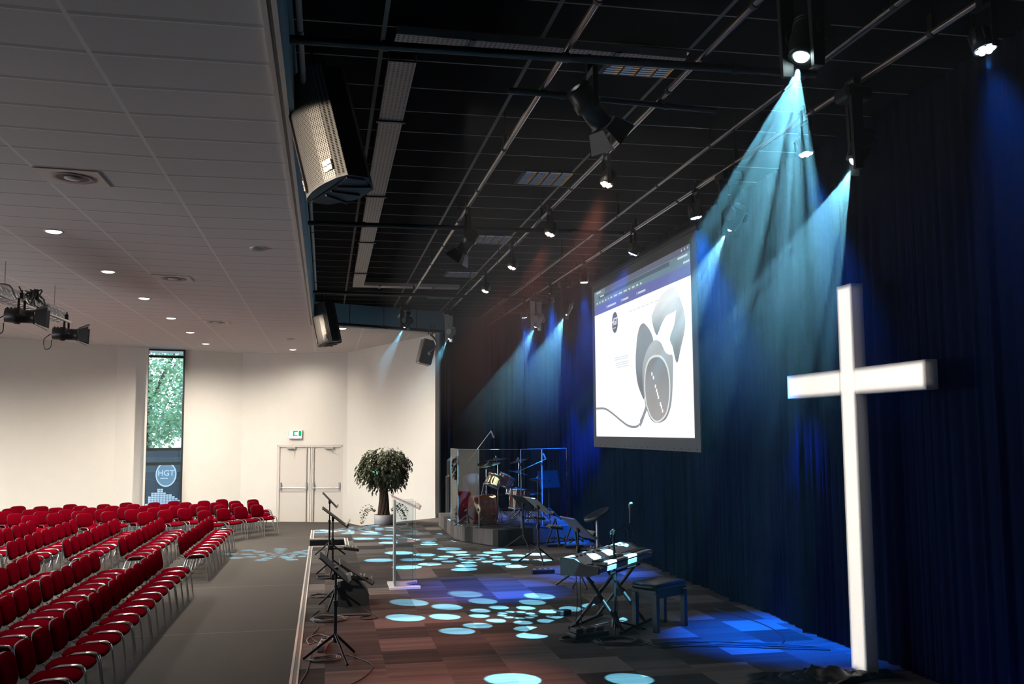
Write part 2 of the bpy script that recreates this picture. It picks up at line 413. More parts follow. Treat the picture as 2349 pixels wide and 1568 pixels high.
rv = MB().box(wmx(wL / 2 + 0.0, 0.24, 2.65), (0.06, 0.34, 5.3), wa).build('window_reveal', M['trim'], win); rv['kind'] = 'structure'

# ---- double door
dd = Vector((dB[0] - dA[0], dB[1] - dA[1], 0)); dL = dd.length; da = math.atan2(dd.y, dd.x); dc = Vector(((dA[0] + dB[0]) / 2, (dA[1] + dB[1]) / 2, 0))
inw = Vector((-0.33, -0.94, 0)).normalized(); inw = Vector((dd.y, -dd.x, 0)).normalized(); inw = inw if inw.y < 0 else -inw
def dmx(s, off, z): return dc + dd.normalized() * -s + inw * off + Vector((0, 0, z))    # s grows to the right of the photo
frame = MB()
for s in (-dL / 2 + .035, dL / 2 - .035): frame.box(dmx(s, -0.06, 1.18), (0.07, 0.10, 2.36), da)
frame.box(dmx(0, -0.06, 2.33), (dL, 0.10, 0.06), da)
struct('trim_door_frame', frame, M['door'])
struct('trim_door_backing', MB().box(dmx(0, -0.22, 1.2), (dL + .2, 0.04, 2.5), da), M['door'])
for i, (side, lab) in enumerate(((-1, 'left'), (1, 'right'))):
    d_ = thing('door_%d' % (i + 1), 'x', 'door'); del d_['label']; del d_['category']; d_['kind'] = 'structure'
    w = dL / 2 - .075; cs = side * (w / 2 + 0.004)
    def part(nm, mb, m):
        o = mb.build(nm, m, d_); o['kind'] = 'structure'
    part('door_leaf', MB().box(dmx(cs, -0.08, 1.145), (w, 0.05, 2.28), da), M['door'])
    part('meeting_strip', MB().box(dmx(side * .03, -0.045, 1.145), (0.035, 0.02, 2.28), da), M['trim'])
    rod = MB().cyl(dmx(side * .115, -0.035, 0.03), dmx(side * .115, -0.035, 2.27), 0.013)
    for z in (0.04, .55, 1.62, 2.26): rod.box(dmx(side * .115, -0.04, z), (0.035, 0.03, 0.03), da)
    part('panic_bolt_rod', rod, M['steel'])
    bar = MB().cyl(dmx(side * .115, 0.03, 1.04), dmx(side * (w - .04), 0.03, 1.04), 0.014)
    for s in (.115, w - .04): bar.box(dmx(side * s, -0.01, 1.10), (0.05, 0.07, 0.22), da, bev=.01)
    part('panic_bar', bar, M['steel'])
    cl = MB().box(dmx(side * (w * .62), -0.02, 2.27), (0.28, 0.06, 0.07), da).box(dmx(side * (w * .62) + .03, 0.10, 2.245), (0.03, 0.26, 0.015), da + .5 * side)
    part('door_closer', cl, M['lgrey'])

# ---- exit sign
xs = thing('exit_sign', 'lit white and green emergency exit sign above the double door', 'exit sign', dmx(-0.46, 0.0, 2.60), da)
MB().box((0, 0.05, 0.10), (0.44, 0.06, 0.23)).box((0, .06, -.03), (.42, .05, .03)).build('sign_housing', M['white'], xs)
MB().box((0, 0.083, 0.105), (0.41, 0.006, 0.185)).build('sign_panel', emit('white sign glow', (0.92, 1.0, 0.97), 2.2), xs)
G = emit('green sign glow', (0.0, 0.62, 0.16), 1.0)
g = MB().box((.195, 0.088, 0.115), (0.018, 0.006, 0.16)).box((-.16, .088, .115), (.085, .006, .16)).box((0.04, .088, .115), (0.05, .006, .16)).box((-.035, .088, .178), (.11, .006, .035)).box((-.035, .088, .05), (.11, .006, .03))
g.build('sign_pictogram', G, xs)

# ---- downlights in the white ceiling
def downlight(loc, label, on, w=WARM_HALL, spread=168):
    t = thing('downlight', label, 'ceiling light', loc, 0, 'round downlights in the white ceiling')
    MB().lathe([(0.085, 0.0), (0.115, -0.006), (0.12, 0.004), (0.10, 0.012)]).build('trim_ring', M['white'], t)
    MB().lathe([(0.0, -0.012), (0.075, -0.012), (0.095, -0.002)]).build('lens', LENSW, t)
    if on:
        l = bpy.data.lights.new('downlight_lamp', 'SPOT'); l.energy = w; l.color = (1.0, 0.89, 0.76); l.spot_size = math.radians(spread); l.spot_blend = 1.0; l.shadow_soft_size = 0.09
        o = bpy.data.objects.new('downlight_lamp', l); COL.objects.link(o); o.parent = t; o.location = (0, 0, -0.03)
    return t
LENSW = emit('warm lamp lens', (1.0, 0.93, 0.80), 9.0)
for i, y in enumerate((12.47, 15.49, 18.50, 21.65, 24.66, 27.8)):
    downlight((-3.35, y, slopez(-3.35) - .006), '%s downlight, counting from the camera, in the long row over the chairs' % (ORD[i] if i < 5 else 'farthest'), True, WARM_HALL * (.22, .3, .45, .8, 1.0, 1.1)[i])
downlight((-0.975, 28.8, CZ - .006), 'lone downlight in the ceiling in front of the double door', True, WARM_HALL * .15)
downlight((0.37, 22.75, CZ - .006), 'downlight beside the blue soffit edge near the small hanging loudspeaker', True, WARM_HALL * .7)
for x, y in ((-7.8, 13.5), (-7.6, 18.5), (-8.1, 23.0), (-10.6, 22.0)):
    downlight((x, y, slopez(x) - .006), 'downlight in a row over the left seats outside the photo', True, WARM_HALL * (.35 if y < 14 else 1.3 if y < 20 else 1.9), 166)
# ---- ceiling diffusers and detectors
for i, (y, lab) in enumerate(((9.65, 'large square air diffuser with round vent, nearest on the white ceiling'), (15.83, 'middle square air diffuser on the white ceiling'), (22.0, 'farthest square air diffuser on the white ceiling'))):
    t = thing('air_diffuser', lab, 'air vent', (-2.44, y, slopez(-2.44) - .004), 0, 'square diffusers in the white ceiling'); t.rotation_euler = (0, .03, 0)
    MB().prism([(-.29, -.29), (.29, -.29), (.29, .29), (-.29, .29)], -.008, .0).build('plate', M['trim'], t)
    MB().lathe([(.205, -.012), (.20, -.018), (.15, -.010)]).build('outer_ring', M['lgrey'], t)
    MB().lathe([(.17, -.0095), (.08, -.0095)]).build('throat', M['darkgrey'], t)
    MB().lathe([(.0, -.022), (.07, -.022), (.08, -.012)]).build('centre_disc', M['trim'], t)
for y, lab in ((12.9, 'small round smoke detector on the white ceiling, nearer one'), (25.4, 'small round smoke detector on the white ceiling, farther one')):
    t = thing('smoke_detector', lab, 'smoke detector', (-0.92, y, CZ), 0, 'smoke detectors on the white ceiling')
    MB().lathe([(.10, 0), (.10, -.02), (.07, -.035), (.0, -.045)]).build('cap', M['lgrey'], t); MB().lathe([(.105, -.0), (.105, -.012)]).build('base_ring', M['trim'], t)

# ================================================================== THE STAGE
stg = thing('stage_platform', 'long low stage platform covered with dark carpet tiles', 'stage', (-0.28, 8, 0))
SX = Vector((-0.28, 8, 0))
outline = [(-0.28, -4.2), (-0.28, 18.5), (0.40, 18.5), (0.40, 19.76), (-0.28, 19.76), (-0.28, 21.5), (0.18, 21.80), (2.80, 23.84), (2.9, 24.45), (5.65, 24.45), (5.65, -4.2)]
loc_ = lambda p: (p[0] - SX.x, p[1] - SX.y)
top = MB(); n = len(outline); top.add([(*loc_(p), ST) for p in outline], [tuple(range(n))[::-1]]); o = top.build('carpet_top', M['stage'], stg)
sd = MB()
for i in range(n):
    a, b = loc_(outline[i]), loc_(outline[(i + 1) % n]); sd.quad((*a, 0), (*b, 0), (*b, ST - .002), (*a, ST - .002))
sd.build('side_panels', M['black'], stg)
def nosing(a, b, name='edge_nosing'):
    a = Vector((*loc_(a), ST)); b = Vector((*loc_(b), ST)); d = b - a; n_ = Vector((-d.y, d.x, 0)).normalized(); ang = math.atan2(d.y, d.x)
    mid = (a + b) / 2
    w = MB().box(mid + n_ * -.010 + Vector((0, 0, -.004)), (d.length, .022, .03), ang).box(mid + n_ * -.064 + Vector((0, 0, .001)), (d.length, .016, .012), ang)
    w.build(name, M['trim'], stg, label='white aluminium nosing strips')
    MB().box(mid + n_ * -.037 + Vector((0, 0, .0005)), (d.length, .036, .008), ang).build('nosing_insert', M['grey'], stg)
nosing((-0.28, -4.2), (-0.28, 18.5)); nosing((-0.28, 18.5), (0.40, 18.5)); nosing((0.40, 18.5), (0.40, 19.76)); nosing((0.40, 19.76), (-0.28, 19.76)); nosing((-0.28, 19.76), (-0.28, 21.5))
st_ = MB().box((0.42, 11.13, .10), (.46, 1.2, .2)).box((0.55, 11.13, .30), (.24, 1.2, .2)); st_.build('recessed_steps', M['blackmetal'], stg)
# drum riser
rz_ = thing('drum_riser', 'low angular carpeted riser under the drum kit', 'drum riser', (3.6, 19, ST))
poly = [(-1.05, -0.1), (-0.95, -0.5), (-0.42, -1.47), (1.28, -0.85), (1.30, 2.6), (-1.05, 2.6)]
MB().prism(poly, 0.0, 0.295).build('body', M['blackmetal'], rz_)
rc = stage_carpet('riser carpet'); MB().prism([(x * 1.004, y * 1.004) for x, y in poly], 0.02, 0.31).build('carpet_cover', rc, rz_)

# ---- stage curtain
def folds(length, step=0.012, seed=1):
    rnd = random.Random(seed); out = []; s = 0; ph = 0
    per = 0.25; amp = .06
    while s < length:
        out.append((s, amp * math.exp(-((ph - PI) / .5) ** 2) + .022 * math.sin(ph) + .025 * math.sin(1.7 * s + 2 * math.sin(.9 * s)) + .006 * math.sin(41 * s)))
        ph += step * 2 * PI / per
        if ph > 2 * PI: ph -= 2 * PI; per = rnd.uniform(0.10, 0.26); amp = rnd.choice((.015, .03, .05, .10))
        s += step
    return out
def curtain(name, label, path, seed, z0=ST + .01, z1=BZ - .02):
    pts = []
    for (a, b) in zip(path, path[1:]):
        a = Vector((*a, 0)); b = Vector((*b, 0)); d = (b - a); L = d.length; d.normalize(); nn = Vector((-d.y, d.x, 0))
        pts += [a + d * s + nn * h for s, h in folds(L, seed=seed)]
    base = pts[0].copy(); mb = MB(); V = []; 
    for p in pts:
        q = p - base
        V += [(q.x, q.y, z0), (q.x, q.y, z1)]
    mb.add(V, [(2 * i, 2 * i + 2, 2 * i + 3, 2 * i + 1) for i in range(len(pts) - 1)], True)
    o = mb.build(name, M['curtain']); o.location = (base.x, base.y, 0)
    so = o.modifiers.new('thickness', 'SOLIDIFY'); so.thickness = 0.006
    return tag(o, label, 'curtain')
curtain('stage_curtain', 'long dark blue pleated curtain along the right side of the stage', [(5.10, -3.5), (5.10, 23.6)], 3)
curtain('stage_curtain', 'pleated dark blue curtain across the back corner behind the drum kit', [(5.1, 23.6), (3.98, 23.9)], 9)
curtain('stage_curtain', 'narrow dark curtain leg beside the end of the white angled wall', [(2.93, 23.95), (3.22, 24.0)], 5)

# ---- projection screen on the curtain
SY0, SY1, SZ0, SZ1 = 16.668, 11.988, 2.639, 5.28
scr = thing('projection_screen', 'large projection screen with grey border showing a web page of headphones', 'screen', (4.86, (SY0 + SY1) / 2, SZ0))
def sp(u, v, k=0.0): return (-0.004 - k, SY0 + (SY1 - SY0) * u - (SY0 + SY1) / 2, (SZ1 - SZ0) * v)
MB().box((0.012, 0, 1.30), (0.02, 5.06, 2.98)).build('border', M['screenback'], scr)
MB().cyl((0.03, -2.6, 2.84), (0.03, 2.6, 2.84), 0.055).build('roller_case', M['black'], scr)
for s in (-2.3, 2.3): MB().cyl((.03, s, 2.85), (.03, s, BZ - SZ0), .006, n=6).build('hanging_wire', M['black'], scr)
ey = MB()
for i in range(18): ey.box((-0.001, -2.4 + i * 4.8 / 17, -0.155), (0.006, 0.03, 0.012))
ey.build('eyelets', M['black'], scr)
def flat(name, polys, m, k, lab=None):
    mb = MB()
    for poly in polys: mb.add([sp(u, v, k) for u, v in poly], [tuple(range(len(poly)))])
    o = mb.build(name, m, scr)
    if lab: o['label'] = lab
    return o
def rect(a, b, c, d): return [(a, b), (c, b), (c, d), (a, d)]
E_ = lambda n, c, s=1.0: emit('screen ' + n, c, s)
flat('picture_area', [rect(0, 0, 1, 0.834)], E_('white', (1.0, 1.0, 1.0), 1.15), 0.0)
flat('browser_bar', [rect(0, .965, 1, 1)], E_('tabs', (0.155, 0.17, 0.235)), 0.0); flat('browser_bar', [rect(0, .898, 1, .965)], E_('toolbar', (0.19, 0.29, 0.36)), 0.0)
flat('browser_tab', [rect(0.0, .965, .14, .997)], E_('tab', (0.21, 0.31, 0.38)), 0.001)
flat('address_field', [rect(0.06, .935, .83, .960)], E_('address', (0.11, 0.15, 0.20)), 0.001)
flat('menu_strip', [rect(0, .834, 1, .898)], E_('blue strip', (0.175, 0.20, 0.48)), 0.0, 'blue violet strip')
WT = E_('pale text', (0.75, 0.85, 0.9), 0.9)
rnd = random.Random(4); tl = []
u = .03
while u < .58: w = rnd.uniform(.012, .045); tl.append(rect(u, .907, u + w, .918)); u += w + .018
for a, b in ((.16, .28), (.34, .425), (.515, .605)): tl.append(rect(a + .015, .855, b, .868)); tl.append(rect(a, .852, a + .006, .872))
for a, b, c in ((.03, .985, .09), (.08, .952, .13), (.90, .95, .98), (.945, .915, .995)): tl.append(rect(a, b - .006, c, b + .005))
for a in (.93, .955, .98): tl.append(rect(a, .979, a + .007, .989))
flat('small_text', tl, WT, 0.002)
FT = E_('faint text', (0.80, 0.83, 0.85)); pl = []
for v, a, b in ((.505, .25, .417), (.492, .25, .417), (.470, .262, .416), (.457, .262, .416), (.442, .285, .415)): pl.append(rect(a, v - .004, b, v + .004))
for i in range(8): pl.append(rect(.43 + i * .044, .768, .43 + i * .044 + .028, .775))
flat('page_text', pl, FT, 0.001)
def gray(n, a, b, ax=2, z0=0.0, z1=2.64):
    m, t, p = newmat('screen ' + n); t.t.nodes.remove(p); vec, o = t.xyz()
    f = t.m('DIVIDE', t.m('SUBTRACT', o[ax], z0), z1 - z0); nz = t.noise(vec, 1.6, 2)
    c = t.ramp(t.m('ADD', f, t.m('MULTIPLY', t.m('SUBTRACT', nz, .5), .5)), [(0.0, a), (1.0, b)])
    e = t.n('ShaderNodeEmission'); t.l(c, e.inputs[0]); t.l(e.outputs[0], t.t.nodes['Material Output'].inputs[0]); return m
cushion = [(0.491, 0.487), (0.491, 0.396), (0.509, 0.313), (0.546, 0.247), (0.569, 0.23), (0.58, 0.397), (0.60, 0.483), (0.668, 0.54), (0.648, 0.604), (0.598, 0.658), (0.568, 0.67), (0.536, 0.652), (0.51, 0.593)]
cup = [(0.582, 0.183), (0.562, 0.282), (0.558, 0.389), (0.576, 0.457), (0.623, 0.521), (0.682, 0.551), (0.738, 0.529), (0.776, 0.472), (0.809, 0.451), (0.841, 0.438), (0.841, 0.341), (0.826, 0.204), (0.802, 0.14), (0.763, 0.096), (0.694, 0.081), (0.631, 0.103)]
lband = [(0.658, 0.689), (0.69, 0.735), (0.73, 0.775), (0.80, 0.81), (0.87, 0.81), (0.905, 0.765), (0.885, 0.70), (0.868, 0.677), (0.797, 0.668), (0.755, 0.635), (0.726, 0.598), (0.702, 0.577), (0.671, 0.635)]
rband = [(0.911, 0.74), (0.937, 0.678), (0.95, 0.612), (0.941, 0.55), (0.911, 0.476), (0.875, 0.397), (0.842, 0.487), (0.821, 0.538), (0.86, 0.606), (0.877, 0.675), (0.89, 0.745)]
face = [(0.597, 0.191), (0.585, 0.28), (0.596, 0.384), (0.635, 0.441), (0.693, 0.452), (0.748, 0.434), (0.793, 0.371), (0.807, 0.279), (0.796, 0.189), (0.764, 0.125), (0.695, 0.093), (0.639, 0.12)]
def rnd_poly(poly):
    P = smooth_pts([(p[0], p[1], 0) for p in poly] + [(poly[0][0], poly[0][1], 0)], 4); return [(p.x, p.y) for p in P[:-1]]
flat('pictured_headband', [rnd_poly(lband)], gray('headband left', (0.20, 0.23, 0.24), (0.97, 0.98, 0.98), 2, 1.50, 2.02), 0.001)
flat('pictured_headband', [rnd_poly(rband)], gray('headband right', (0.16, 0.18, 0.19), (0.80, 0.84, 0.85), 2, 1.05, 2.0), 0.001)
flat('pictured_cushion', [rnd_poly(cushion)], gray('cushion', (0.20, 0.20, 0.22), (0.34, 0.35, 0.37), 2, .6, 1.8), 0.001)
flat('pictured_cup', [rnd_poly(cup)], gray('cup rim', (0.26, 0.27, 0.28), (0.52, 0.54, 0.55), 2, .2, 1.5), 0.002)
flat('pictured_cup_ring', [rnd_poly([((x - .70) * 1.09 + .70, (y - .272) * 1.07 + .274) for x, y in face])], E_('cup ring', (0.80, 0.82, 0.82)), 0.003)
flat('pictured_cup_face', [rnd_poly(face)], gray('cup face', (0.42, 0.38, 0.36), (0.27, 0.28, 0.29), 2, .25, 1.2), 0.004)
flat('pictured_cup_marks', [rect(u - .006, v - .009, u + .006, v + .011) for u, v in ((0.654, 0.361), (0.668, 0.338), (0.685, 0.287), (0.695, 0.263), (0.703, 0.243), (0.71, 0.223), (0.728, 0.185), (0.736, 0.168), (0.745, 0.146))], E_('marks', (1, 1, 1)), 0.006)
cp = smooth_pts([(a, b, 0) for a, b in ((0.002, 0.191), (0.116, 0.186), (0.211, 0.152), (0.318, 0.101), (0.403, 0.067), (0.485, 0.062), (0.533, 0.088), (0.581, 0.157), (0.607, 0.193))], 5)
pc = []
for i in range(len(cp) - 1):
    w = .007 + (.014 if i > 28 else 0); pc.append([(cp[i].x, cp[i].y - w), (cp[i + 1].x, cp[i + 1].y - w), (cp[i + 1].x, cp[i + 1].y + w), (cp[i].x, cp[i].y + w)])
flat('pictured_cable', pc, E_('cable', (0.30, 0.31, 0.33)), 0.002)
flat('page_logo_disc', [[(.263 + .036 * math.cos(2 * PI * i / 32), .738 + .068 * math.sin(2 * PI * i / 32)) for i in range(32)]], E_('logo disc', (0.16, 0.18, 0.21)), 0.002)
def letters(txt, size, m, name, parent, loc, rot, sx=1.0):
    c = bpy.data.curves.new(name, 'FONT'); c.body = txt; c.size = size; c.align_x = 'CENTER'; c.align_y = 'CENTER'; c.extrude = 0.001; c.offset = size * .02
    o = bpy.data.objects.new(name, c); COL.objects.link(o)
    bpy.context.view_layer.update()
    me = bpy.data.meshes.new_from_object(o.evaluated_get(bpy.context.evaluated_depsgraph_get())); bpy.data.objects.remove(o)
    me.materials.clear(); me.materials.append(m); q = bpy.data.objects.new(name, me); COL.objects.link(q); q.parent = parent; q.location = loc; q.rotation_euler = rot; q.scale = (sx, 1, 1); return q
letters('HGT', 0.17, E_('logo letters', (1, 1, 1)), 'page_logo_letters', scr, sp(.263, .742, .006), (PI / 2, 0, -PI / 2))
flat('page_logo_line', [rect(.243, .700, .275, .705)], E_('logo line', (.9, .9, .9)), 0.003)

# ================================================================== LIGHTING RIG
def zmat(d, roll_up=(0, 0, 1)):                          # rotation whose +Z is d
    d = Vector(d).normalized(); return d.to_track_quat('Z', 'Y').to_matrix().to_4x4()
def pipe(name, label, a, b, r=0.025, m='pipe', hang=True, rings=1.6):
    a, b = Vector(a), Vector(b); d = b - a
    t = thing(name, label, 'lighting pipe', a)
    MB().cyl((0, 0, 0), d, r, n=12).build('tube', M[m], t)
    k = int(d.length / rings); rgs = []; hgs = []
    for i in range(k + 1):
        c = d * ((i + .5) / (k + 1)); u = d.normalized()
        rgs.append(MB().cyl(c - u * .02, c + u * .02, r * 1.25, n=10))
        if hang and i % 2 == 0: hgs.append(MB().cyl(c, c + Vector((0, 0, BZ - a.z)), 0.006, n=6).box(c + Vector((0, 0, .06)), (.03, .05, .14)))
    for q_ in rgs: q_.build('cable_tie', M['black'], t)
    for h_ in hgs: h_.build('hanger_rod', M['blackmetal'], t)
    return t
pipe('lighting_pipe', 'long black pipe along the stage under the dark ceiling, nearest the audience lamps', (1.63, 1.5, 5.40), (1.63, 21.8, 5.40))
pipe('lighting_pipe', 'long black pipe carrying the row of amber wash lamps', (2.60, 1.5, 5.40), (2.66, 21.2, 5.40))
pipe('lighting_pipe', 'black pipe carrying the row of blue lamps in front of the curtain', (3.83, 1.5, 5.30), (3.86, 22.6, 5.30))
pipe('curtain_rail', 'dark double curtain rail above the screen', (3.54, 1.5, 5.46), (3.70, 22.6, 5.46), 0.018)
pipe('conduit_pipe', 'thin pale pipe beside the white ceiling edge', (-0.19, 3.0, 5.40), (-0.20, 17.9, 5.40), 0.02, 'lgrey', False, 2.4)
pipe('cross_pipe', 'black pipe across the stage ceiling, nearest the camera', (-0.26, 6.20, 5.34), (3.5, 6.15, 5.34), 0.03, 'blackmetal', False)
pipe('cross_pipe', 'black pipe across the stage ceiling beneath the middle louvre panel', (-0.24, 11.76, 5.33), (3.83, 11.73, 5.33), 0.03, 'blackmetal', False)
pipe('cross_pipe', 'black pipe across the stage ceiling at the end of the perforated tray', (-0.25, 17.65, 5.33), (3.83, 17.9, 5.33), 0.03, 'blackmetal', False)
pipe('cross_pipe', 'dark bar in front of the blue soffit behind the small hanging loudspeaker', (-0.1, 21.2, 5.16), (2.85, 22.9, 5.18), 0.035, 'black', False)
pipe('stub_pipe', 'short black pipe holding the white profile spotlight', (1.35, 6.92, 5.36), (3.12, 7.08, 5.36), 0.024, 'blackmetal', False)

def tray(name, label, a, b, w=0.2):
    a, b = Vector(a), Vector(b); d = b - a; L = d.length; ang = math.atan2(d.y, d.x)
    t = thing(name, label, 'cable tray', a, ang)
    MB().box((L / 2, 0, 0), (L, w, 0.006)).build('perforated_base', M['tray'], t)
    for s in (-1, 1): MB().box((L / 2, s * w / 2, 0.03), (L, 0.006, 0.06)).build('side_rail', M['tray'], t)
    nb = max(2, int(L / 2.4))
    for i in range(nb): MB().box(((i + .5) * L / nb, 0, -.012), (.04, w + .06, .012)).build('bracket', M['black'], t)
    return t
tray('cable_tray', 'long perforated cable tray running away from the camera under the dark ceiling', (0.555, 7.1, 5.60), (0.60, 18.45, 5.60), 0.21)
tray('cable_tray', 'perforated cable tray crossing the far end of the dark ceiling', (0.50, 18.58, 5.60), (2.6, 18.62, 5.60), 0.26)
tray('cable_tray', 'perforated cable tray crossing the dark ceiling near the bright moving lamp', (0.47, 6.74, 5.62), (2.72, 6.80, 5.62), 0.22)

AL = emit('painted blue louvre reflection', (0.17, 0.23, 0.34), 0.45); OR = emit('painted tan tube reflection', (0.30, 0.17, 0.08), 0.6)  # panels are switched off; reflected light is put in as faint emission
for i, (y, lab) in enumerate(((7.12, 'louvre ceiling panel nearest the camera, behind the crossing tray'), (10.72, 'large louvre ceiling panel beside the white profile spotlight'), (14.36, 'louvre ceiling panel, third from the camera'), (17.72, 'louvre ceiling panel, second farthest'), (20.80, 'louvre ceiling panel nearest the blue soffit'))):
    t = thing('louvre_light', lab, 'ceiling light', (2.515, y, BZ), 0, 'louvre panels in the dark ceiling')
    MB().box((0, 0, -.008), (.60, .58, .012)).build('panel_back', M['darkgrey'], t)
    for k in range(4):
        MB().box((-.216 + k * .144, 0, -.018), (.085, .54, .008)).build('reflector', AL, t)
        MB().box((-.156 + k * .144, 0, -.018), (.03, .54, .010)).build('lamp_tube', OR, t)
    sl = MB()
    for k in range(12): sl.box((0, -.25 + k * .0455, -.026), (.56, .004, .006))
    sl.build('slats', M['grey'], t)

def yoke(mb, top, z0, w):                                # hook clamp and U bracket in world-aligned local coords
    mb.box((0, 0, top), (0.05, 0.06, 0.10)).cyl((0, 0, top + .02), (0, 0, top + .09), .012)
    for s in (-1, 1): mb.box((0, s * w, (z0 + top - .05) / 2), (0.035, 0.008, top - .05 - z0))
    mb.box((0, 0, top - .05), (.035, 2 * w, .008))
LB = emit('blue white lamp lens', (0.55, 0.70, 1.0), 14.0); LA = emit('amber lamp lens', (1.0, 0.60, 0.45), 7.0)
LC = emit('cyan white lamp lens', (0.75, 1.0, 1.0), 24.0)
def spot(name, parent, d, col, w, deg, blend, rad, off, nodes=None):
    l = bpy.data.lights.new(name, 'SPOT'); l.energy = w; l.color = col; l.spot_size = math.radians(deg); l.spot_blend = blend; l.shadow_soft_size = rad
    o = bpy.data.objects.new(name, l); COL.objects.link(o); o.parent = parent
    d = Vector(d).normalized(); o.location = d * off; o.rotation_euler = d.to_track_quat('-Z', 'Y').to_euler()
    if nodes: nodes(l)
    return o
def par(label, loc, target, lens, col, w, deg, group, top):
    t = thing('led_par', label, 'stage light', loc, 0, group)
    d = (Vector(target) - Vector(loc)).normalized(); X = zmat(d) @ Matrix.Scale(.66, 4)
    y = MB(); yoke(y, top - loc[2], -.02, .085); y.build('yoke', M['blackmetal'], t)
    b = MB(X); b.lathe([(.02, -.22), (.085, -.20), (.105, -.12), (.11, 0.02), (.095, .02), (.095, -.01)], n=20)
    for i in range(10): a = 2 * PI * i / 10; b.box((.108 * math.cos(a), .108 * math.sin(a), -.10), (.012, .012, .12))
    b.build('body', M['black'], t)
    ln = MB(X)
    for i in range(7):
        r = 0 if i == 0 else .058; a = i * PI / 3; ln.lathe([(.029, .016), (.026, .030), (.014, .040), (0, .043)], (r * math.cos(a), r * math.sin(a), 0), n=12)
    ln.build('led_lenses', lens, t)
    spot('par_lamp', t, d, col, w, deg, 0.9, 0.05, 0.07)
    return t
BC = (0.0, 0.12, 1.0)
for lab, y, tgt, k in (('blue LED lamp high in the top right corner', 4.78, (4.2, 3.9, .6), .2), ('blue LED lamp to the right of the cyan beam, left of the second moving lamp', 6.93, (4.55, 6.3, .6), 1.1),
                    ('blue LED lamp above the right edge of the screen', 9.27, (4.75, 9.3, .8), 2.3), ('blue LED lamp above the middle of the screen', 11.35, (2.25, 12.9, .6), 1.5),
                    ('blue LED lamp in dark housing above the left edge of the screen', 13.69, (4.0, 14.0, .6), 1.0), ('blue LED lamp in dark housing, second farthest of its row', 15.89, (4.85, 18.6, 1.2), 2.1),
                    ('blue LED lamp in dark housing, farthest of its row', 18.11, (4.6, 19.4, 1.2), 1.5)):
    par(lab, (3.83, y, 5.0), tgt, LB, BC, BLUE_PAR * k, 26 if abs(y - 6.93) < .1 else 38 if abs(y - 9.27) < .1 else 28 if abs(y - 11.35) < .1 or abs(y - 13.69) < .1 else 34 if abs(y - 15.89) < .1 else 46, 'blue LED lamps along the curtain', 5.30)
for i, (y, lab) in enumerate(((8.50, 'amber LED wash lamp, nearest of its row'), (10.83, 'amber LED wash lamp, second of its row'), (13.18, 'amber LED wash lamp, third of its row'), (15.50, 'amber LED wash lamp, farthest of its row'))):
    par(lab, (2.615, y, 5.10), (0.95, y - .5, .6), LA, (1.0, 0.30, 0.20), AMBER_W * (1.9, 1.9, 1.3, .6)[i], 36, 'amber lamps on the middle pipe', 5.40)

def gobo_nodes(tanh, rot=0.0):
    def f(l):
        l.use_nodes = True; t = NT(l.node_tree); em = [n for n in l.node_tree.nodes if n.type == 'EMISSION'][0]
        tc = t.n('ShaderNodeTexCoord'); sp_ = t.n('ShaderNodeSeparateXYZ'); t.l(tc.outputs['Normal'], sp_.inputs[0])
        x = t.m('DIVIDE', t.m('DIVIDE', sp_.outputs[0], sp_.outputs[2]), tanh); y = t.m('DIVIDE', t.m('DIVIDE', sp_.outputs[1], sp_.outputs[2]), tanh)
        r = t.m('SQRT', t.m('ADD', t.m('MULTIPLY', x, x), t.m('MULTIPLY', y, y))); per = 2 * PI / 9
        th = t.m('ADD', t.m('ARCTAN2', y, x), 40 * per + rot)
        dv = t.m('MULTIPLY', t.m('SUBTRACT', t.m('FRACT', t.m('DIVIDE', th, per)), 0.5), per); tot = None
        for rk, rho in ((.150, .044), (.365, .088), (.670, .128), (1.0, .150)):      # four rings of nine round holes
            du = t.m('SUBTRACT', r, rk); av = t.m('MULTIPLY', dv, rk)
            dist = t.m('SQRT', t.m('ADD', t.m('MULTIPLY', du, du), t.m('MULTIPLY', av, av)))
            mk = t.n('ShaderNodeMapRange'); mk.inputs[1].default_value = rho + .008; mk.inputs[2].default_value = rho - .008; mk.inputs[3].default_value = 0.0; mk.inputs[4].default_value = 1.0
            t.l(dist, mk.inputs[0]); tot = mk.outputs[0] if tot is None else t.m('MAXIMUM', tot, mk.outputs[0])
        t.l(tot, em.inputs['Strength'])
    return f
